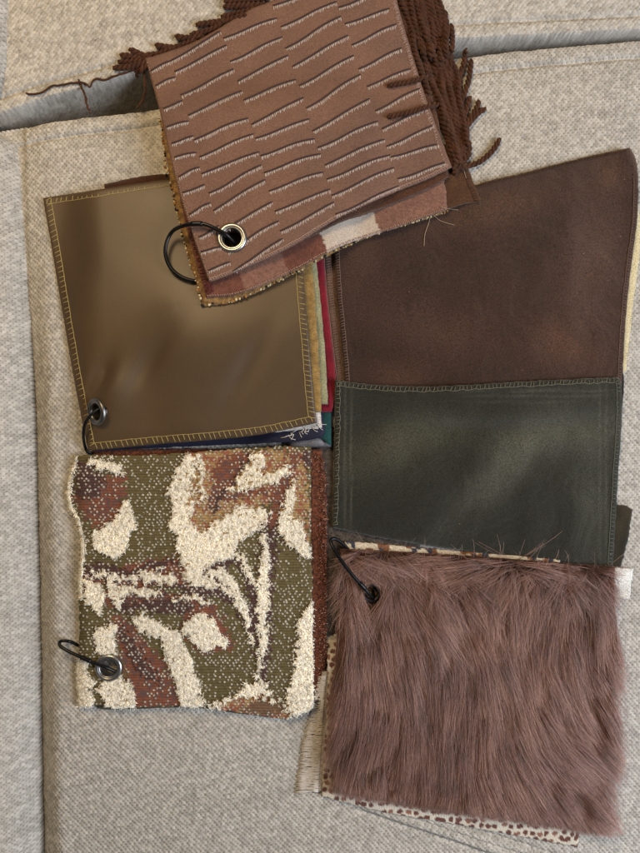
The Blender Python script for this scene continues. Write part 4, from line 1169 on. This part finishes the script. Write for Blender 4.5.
# fringed brown swatch: ribbed cloth with twisted cords
M_rib = cloth_mat('brown_rib', lin(104, 66, 42), lin(78, 46, 30), weave=(0, 330, -0.35), bump=1.2, patch=60)
fb = Cloth('tasselled_swatch', M_rib, top=[(150, 62), (180, 50), (220, 26), (262, 6), (390, -36)], right=[(390, -36), (412, 30), (436, 110), (449, 176)], bottom=[(206, 280), (250, 266), (300, 242), (340, 222), (365, 214), (395, 203), (432, 187), (449, 176)], left=[(150, 62), (172, 160), (190, 230), (206, 280)],
           t=2.4, pitch=2.5, drape=16, jag=0.4, holes=BH, parts=True, label='dark brown swatch with twisted cord tassels, under the dashed tan one', seed=28)
M_cord = cloth_mat('tassel_cord', lin(76, 44, 27), lin(54, 30, 18), rough=0.8, sheen=0.25, sheen_col=(1, .7, .45), patch=150, fine=2500, bump=0.5)
def tassel(path, rad=2.9, pitch=7.0, lift=2.0, lifts=None, name='tassel', taper=True):
    p = catmull(path, 60)
    seg = np.sqrt((np.diff(p, axis=0) ** 2).sum(1)); Lt = seg.sum()
    n = int(max(14, Lt / 0.9))
    p = catmull(path, n)
    lf = np.full(n, lift) if lifts is None else np.interp(np.linspace(0, 1, n), np.linspace(0, 1, len(lifts)), lifts)
    w = on_surface(p[:, 0], p[:, 1], 0)
    zs = w[:, 2].copy()
    for _ in range(6): zs = np.maximum(zs, np.convolve(np.pad(zs, 3, mode='edge'), np.ones(7) / 7, 'valid'))
    zs = np.convolve(np.pad(zs, 4, mode='edge'), np.ones(9) / 9, 'valid')
    zz = zs + (lf + rad * 0.8) * PX
    X, Y = unproj(p[:, 0], p[:, 1], zz)
    c = np.stack([X, Y, zz], -1)
    t = np.gradient(c, axis=0); t /= np.linalg.norm(t, axis=1)[:, None] + 1e-12
    a = np.cross(t, [0, 0, 1.0]); a /= np.linalg.norm(a, axis=1)[:, None] + 1e-12
    b = np.cross(a, t)
    ph = np.linspace(0, 2 * math.pi * Lt / (pitch * 1.45), n) + rng.uniform(0, 6)
    e = np.ones(n)
    if taper:
        m = min(5, n // 3); e[:m] = np.linspace(0.55, 1, m); 
    mb = MB()
    for k in (0, math.pi):
        off = (a * np.cos(ph + k)[:, None] + b * np.sin(ph + k)[:, None]) * (rad * 0.52 * PX * e)[:, None]
        mb.tube(c + off, rad * 0.60 * PX * e, 6)
    return mb.build(name, M_cord, fb.root, fb.origin)
for path in [[(113, 68), (128, 67), (146, 63)], [(120, 55), (134, 57), (150, 61)], [(129, 49), (140, 54), (152, 60)], [(134, 78), (140, 71), (150, 64)], [(118, 62), (132, 62), (150, 60)],
             [(155, 45), (166, 47), (184, 49)], [(143, 56), (158, 54), (178, 50)], [(160, 53), (180, 46), (196, 40)], [(175, 36), (186, 38), (204, 36)], [(190, 35), (204, 32), (222, 26)], [(196, 25), (210, 23), (232, 20)],
             [(221, 17), (236, 14), (256, 9)], [(223, 7), (240, 6), (264, 5)], [(224, 1), (242, 0), (268, -2)], [(232, -8), (252, -6), (280, -10)], [(214, 27), (230, 20), (246, 15)]]:
    tassel(path, 3.0, 6.5, 0.5)

# tan swatch with woven dashes, top of the pile
M_tan = cloth_mat('tan_twill', lin(122, 89, 72), lin(106, 77, 63), rough=0.62, sheen=0.15, spec=0.4, patch=25, fine=1000, bump=0.5, weave=(420, 420, -0.42), fine_amt=0.30)
tan_lift = lambda x, y: 2.5 * fbm(x / 90, y / 80, 77) + blob(300, 90, 90, 60, 3)(x, y) - 0
tan = Cloth('dashed_swatch', M_tan, top=[(145, 58), (165, 52), (195, 41), (220, 27), (245, 12), (262, 4), (388, -42)], right=[(388, -42), (400, 12), (413, 55), (425, 95), (438, 130), (452, 167)],
            bottom=[(209, 282), (240, 270), (290, 247), (340, 217), (390, 194), (425, 180), (452, 167)], left=[(145, 58), (158, 105), (172, 165), (186, 215), (209, 282)],
            t=1.8, lift=tan_lift, pitch=2.0, drape=16, jag=0.35, holes=BH, parts=True, label='tan twill swatch with dark and white woven dashes, top of the pile', seed=29)
DASH = [((150, 70), (172, 60)), ((156, 86), (175, 77)), ((163, 109), (182, 100)), ((166, 127), (189, 120)), ((172, 144), (193, 136)), ((175, 158), (197, 153)), ((178, 176), (200, 167)), ((183, 193), (205, 184)), ((189, 214), (211, 202)),
        ((199, 237), (219, 225)), ((201, 252), (224, 246)), ((209, 270), (231, 262)),
        ((172, 61), (221, 30)), ((175, 72), (226, 45)), ((181, 95), (234, 69)), ((188, 116), (241, 90)), ((194, 140), (249, 118)), ((199, 157), (254, 134)), ((202, 174), (259, 152)), ((208, 193), (262, 164)), ((214, 210), (266, 180)),
        ((222, 231), (272, 201)), ((228, 252), (278, 221)), ((232, 271), (282, 239)),
        ((224, 37), (276, 17)), ((230, 60), (282, 36)), ((238, 82), (288, 55)), ((244, 100), (296, 79)), ((251, 124), (303, 98)), ((255, 138), (309, 119)), ((260, 156), (315, 138)), ((264, 172), (320, 153)), ((269, 191), (324, 172)), ((275, 211), (330, 188)), ((280, 231), (334, 202)),
        ((273, 6), (327, -14)), ((280, 26), (337, 1)), ((285, 47), (341, 15)), ((292, 67), (348, 35)), ((299, 86), (354, 55)), ((306, 107), (361, 74)), ((313, 130), (370, 98)), ((318, 147), (378, 120)), ((324, 165), (384, 139)), ((327, 178), (390, 155)), ((332, 195), (394, 168)), ((336, 213), (399, 186)),
        ((339, 7), (384, -12)), ((345, 24), (389, 8)), ((351, 45), (396, 24)), ((359, 69), (402, 48)), ((366, 86), (411, 68)), ((376, 111), (420, 88)), ((381, 129), (427, 108)), ((387, 146), (434, 125)), ((390, 157), (440, 143)), ((397, 178), (448, 161))]
M_dark_thread = plain_mat('plum_thread', lin(52, 36, 44), 0.7, noise=0.3)
M_white_thread = plain_mat('silver_thread', lin(188, 174, 164), 0.6, noise=0.3)
for i, (a, b) in enumerate(DASH):
    a = np.array(a, float); b = np.array(b, float)
    a = a + rng.uniform(-.9, .9, 2); b = b + rng.uniform(-.9, .9, 2)
    d = b - a; L = np.linalg.norm(d); d /= L; nrm = np.array([-d[1], d[0]])
    if nrm[1] < 0: nrm = -nrm
    s = np.linspace(0, 1, max(8, int(L / 3)))
    bow = 0.75 * np.sin(2 * math.pi * s + 0.4) * (L / 55) * (0.3 + 1.0 * hash2(i * 1.0, 3.0, 2)) + rng.uniform(-1.0, 1.0) * np.sin(math.pi * s)
    p = a + np.outer(s * L, d) + np.outer(bow, nrm)
    mb = MB()
    mb.tube(on_surface(p[:, 0], p[:, 1], 0.25 * PX), 0.8 * PX * np.interp(s, [0, .06, .94, 1], [.6, 1, 1, .6]), 5, 0)
    for q in np.arange(0.8, L - 0.4, 1.45):
        sp = (q + rng.uniform(-.3, .3)) / L
        c0 = a + d * L * sp + nrm * np.interp(sp, s, bow)
        ln = rng.uniform(2.6, 4.6)
        e0 = c0 + nrm * 0.9; e1 = c0 + nrm * ln - d * rng.uniform(0.2, 1.3)
        t3 = np.linspace(0, 1, 3)[:, None]
        pp = e0 * (1 - t3) + e1 * t3
        mb.tube(on_surface(pp[:, 0], pp[:, 1], 0.1 * PX), np.array([.42, .45, .25]) * PX, 4, 1)
    mb.build('woven_dash', [M_dark_thread, M_white_thread], tan.root, tan.origin)
# frayed selvedge: short pale threads along right and left, running stitch along the bottom
M_sel = plain_mat('selvedge_thread', lin(172, 142, 128), 0.75, noise=0.25)
tan.overlock(M_sel, ['right'], width=5.5, pitch=1.5, r=0.30, slant=-0.6, inner=False, wob=2.2, name='frayed_selvedge')
tan.overlock(M_sel, ['left'], width=2.2, pitch=2.2, r=0.3, slant=0.3, inner=False, wob=1.2, name='side_stitching', rng_=(0, 1))
tan.overlock(M_sel, ['bottom'], width=3.2, pitch=2.4, r=0.3, slant=1.2, inner=True, name='hem_stitching')
tan.overlock(M_sel, ['top'], width=1.5, pitch=1.8, r=0.3, slant=0.4, inner=False, name='top_stitching')
z_top = None
eo, ec = eyelet(tan, 232, 238, M_steel, r_out=14.2, r_in=8.6)
zt = ec[2]
zl = float(on_surface(np.linspace(164., 192., 8), np.array([240., 248., 256., 262., 268., 274., 278., 281.]))[:, 2].max()) + 0.0015
zlo = float(on_surface(np.array([190.]), np.array([290.]))[0][2])
t, c, o0 = ring([(228, 236, zt + .0025), (216, 229, zt + .005), (203, 224, zt + .005), (186, 225, zt + .003), (172, 232, zl + .006), (165.5, 248, zl + .004), (168, 263, zl + .003), (177, 274, zl + .0025), (192, 280.5, zl + .002), (212, 279, zl + .000), (230, 264, zl + .000), (236, 248, zt - .008)],
                'large black wire ring through the dashed tan swatch eyelet', 1.9)
sleeve(t, c, o0, 12, 18, 2.5)

# tassels along the right side
paths = []
ax = [(398, -20), (407, 18), (418, 52), (430, 88), (440, 118), (452, 150), (462, 172)]
for k in range(20):
    f = k / 19.0
    y_end = 172 - 6 * f + rng.uniform(-4, 4)
    tipx = 396 + 52 * f; 
    y_start = -24 + rng.uniform(-6, 20) + (30 if f > .85 else 0)
    pts = []
    for q in np.linspace(0, 1, 7):
        y = y_start + (y_end - 18 * f - y_start) * q
        lo = np.interp(y, [-30, 12, 55, 95, 130, 167], [390, 402, 416, 428, 441, 454]) + 3.0
        wd = np.interp(y, [-30, 30, 80, 130, 172], [44, 36, 28, 21, 12])
        pts.append((lo + f * wd + rng.uniform(-4.0, 4.0), y))
    paths.append((pts, rng.uniform(0, 1.6)))
order = [0, 3, 6, 9, 12, 15, 18, 1, 4, 7, 10, 13, 16, 19, 2, 5, 8, 11, 14, 17]
def raise_map(path, amt):
    """let later cords ride on this one"""
    global H
    p = catmull(path, 60)
    w = on_surface(p[:, 0], p[:, 1], 0)
    gx_ = (w[:, 0] / PX + 320 + MG).round().astype(int); gy_ = (-w[:, 1] / PX + 426.5 + MG).round().astype(int)
    Hn = H.copy()
    for dx in range(-2, 3):
        for dy in range(-2, 3):
            Hn[np.clip(gy_ + dy, 0, HH - 1), np.clip(gx_ + dx, 0, HW - 1)] = np.maximum(Hn[np.clip(gy_ + dy, 0, HH - 1), np.clip(gx_ + dx, 0, HW - 1)], w[:, 2] + amt * MM * (1 - 0.12 * (dx * dx + dy * dy)))
    H = Hn
for k in order:
    tassel(paths[k][0], 2.8, 6.6, paths[k][1] * 1.6); 
    if k % 3 == 0: raise_map(paths[k][0], 2.2)
for path in [[(445, 10), (445, 28), (444, 44), (446, 60), (442, 88)], [(451, 24), (452, 39), (451, 57), (449, 78), (452, 100)], [(466, 49), (463, 66), (457, 83), (454, 100), (455, 122)], [(471, 59), (469, 77), (464, 94), (457, 112), (456, 135)],
             [(478, 100), (477, 107), (466, 125), (457, 142), (454, 160)], [(486, 108), (477, 114), (464, 130), (454, 150), (450, 168)], [(500, 138), (492, 151), (479, 162), (466, 166), (452, 168)], [(463, 134), (468, 142), (469, 150), (465, 159), (456, 166)],
             [(470, 96), (466, 110), (459, 128), (455, 150)], [(460, 70), (458, 90), (450, 112), (450, 140)]]:
    tassel(path, 2.8, 6.8, 0.8)
for path in [[(387, 86), (397, 84), (410, 81.5), (425, 78), (439, 81), (448, 92), (452, 112)], [(387, 117), (398, 114.5), (410, 112), (426, 107), (440, 105), (449, 113), (452, 132)]]:
    tassel(path, 2.7, 6.2, 0.3)
# loose yarn trailing over the sofa
mb = MB()
for path in [[(146, 66), (128, 72), (114, 76), (104, 80), (95, 79), (90, 87), (85, 83), (72, 83), (62, 85), (52, 86), (44, 92), (34, 94), (26, 93)], [(79, 79), (82, 88), (86, 97), (87, 105), (91, 113)], [(144, 70), (145, 84), (145, 94), (141, 103), (137, 108)]]:
    p = catmull(path, 90)
    p = p + 0.5 * np.stack([vnoise(np.arange(90) / 3., np.zeros(90), 3) - .5, vnoise(np.arange(90) / 3., np.zeros(90), 4) - .5], -1) * 2
    w = on_surface(p[:, 0], p[:, 1], 0)
    zs = w[:, 2]
    for _ in range(40): zs = np.maximum(zs, np.convolve(np.pad(zs, 2, mode='edge'), np.ones(5) / 5, 'valid'))
    X, Y = unproj(p[:, 0], p[:, 1], zs + 0.9 * PX)
    mb.tube(np.stack([X, Y, zs + 0.9 * PX], -1), 1.05 * PX * (0.8 + 0.5 * vnoise(np.arange(90) / 4., np.zeros(90), 5)), 5)
mb.build('loose_yarn', M_cord, fb.root, fb.origin)
# fine stray threads
mb = MB()
for path in [[(430, 214), (429, 222), (425, 234), (424, 246)], [(433, 215), (441, 221), (454, 225)], [(440, 207), (450, 209), (458, 210)], [(447, 164), (456, 163), (463, 169), (466, 178)]]:
    p = catmull(path, 16)
    mb.tube(on_surface(p[:, 0], p[:, 1], 0.8 * MM), 0.28 * PX, 4)
o = mb.build('stray_threads', plain_mat('pale_thread', lin(170, 150, 128), 0.7), ck.root, ck.origin); o['kind'] = 'stuff'
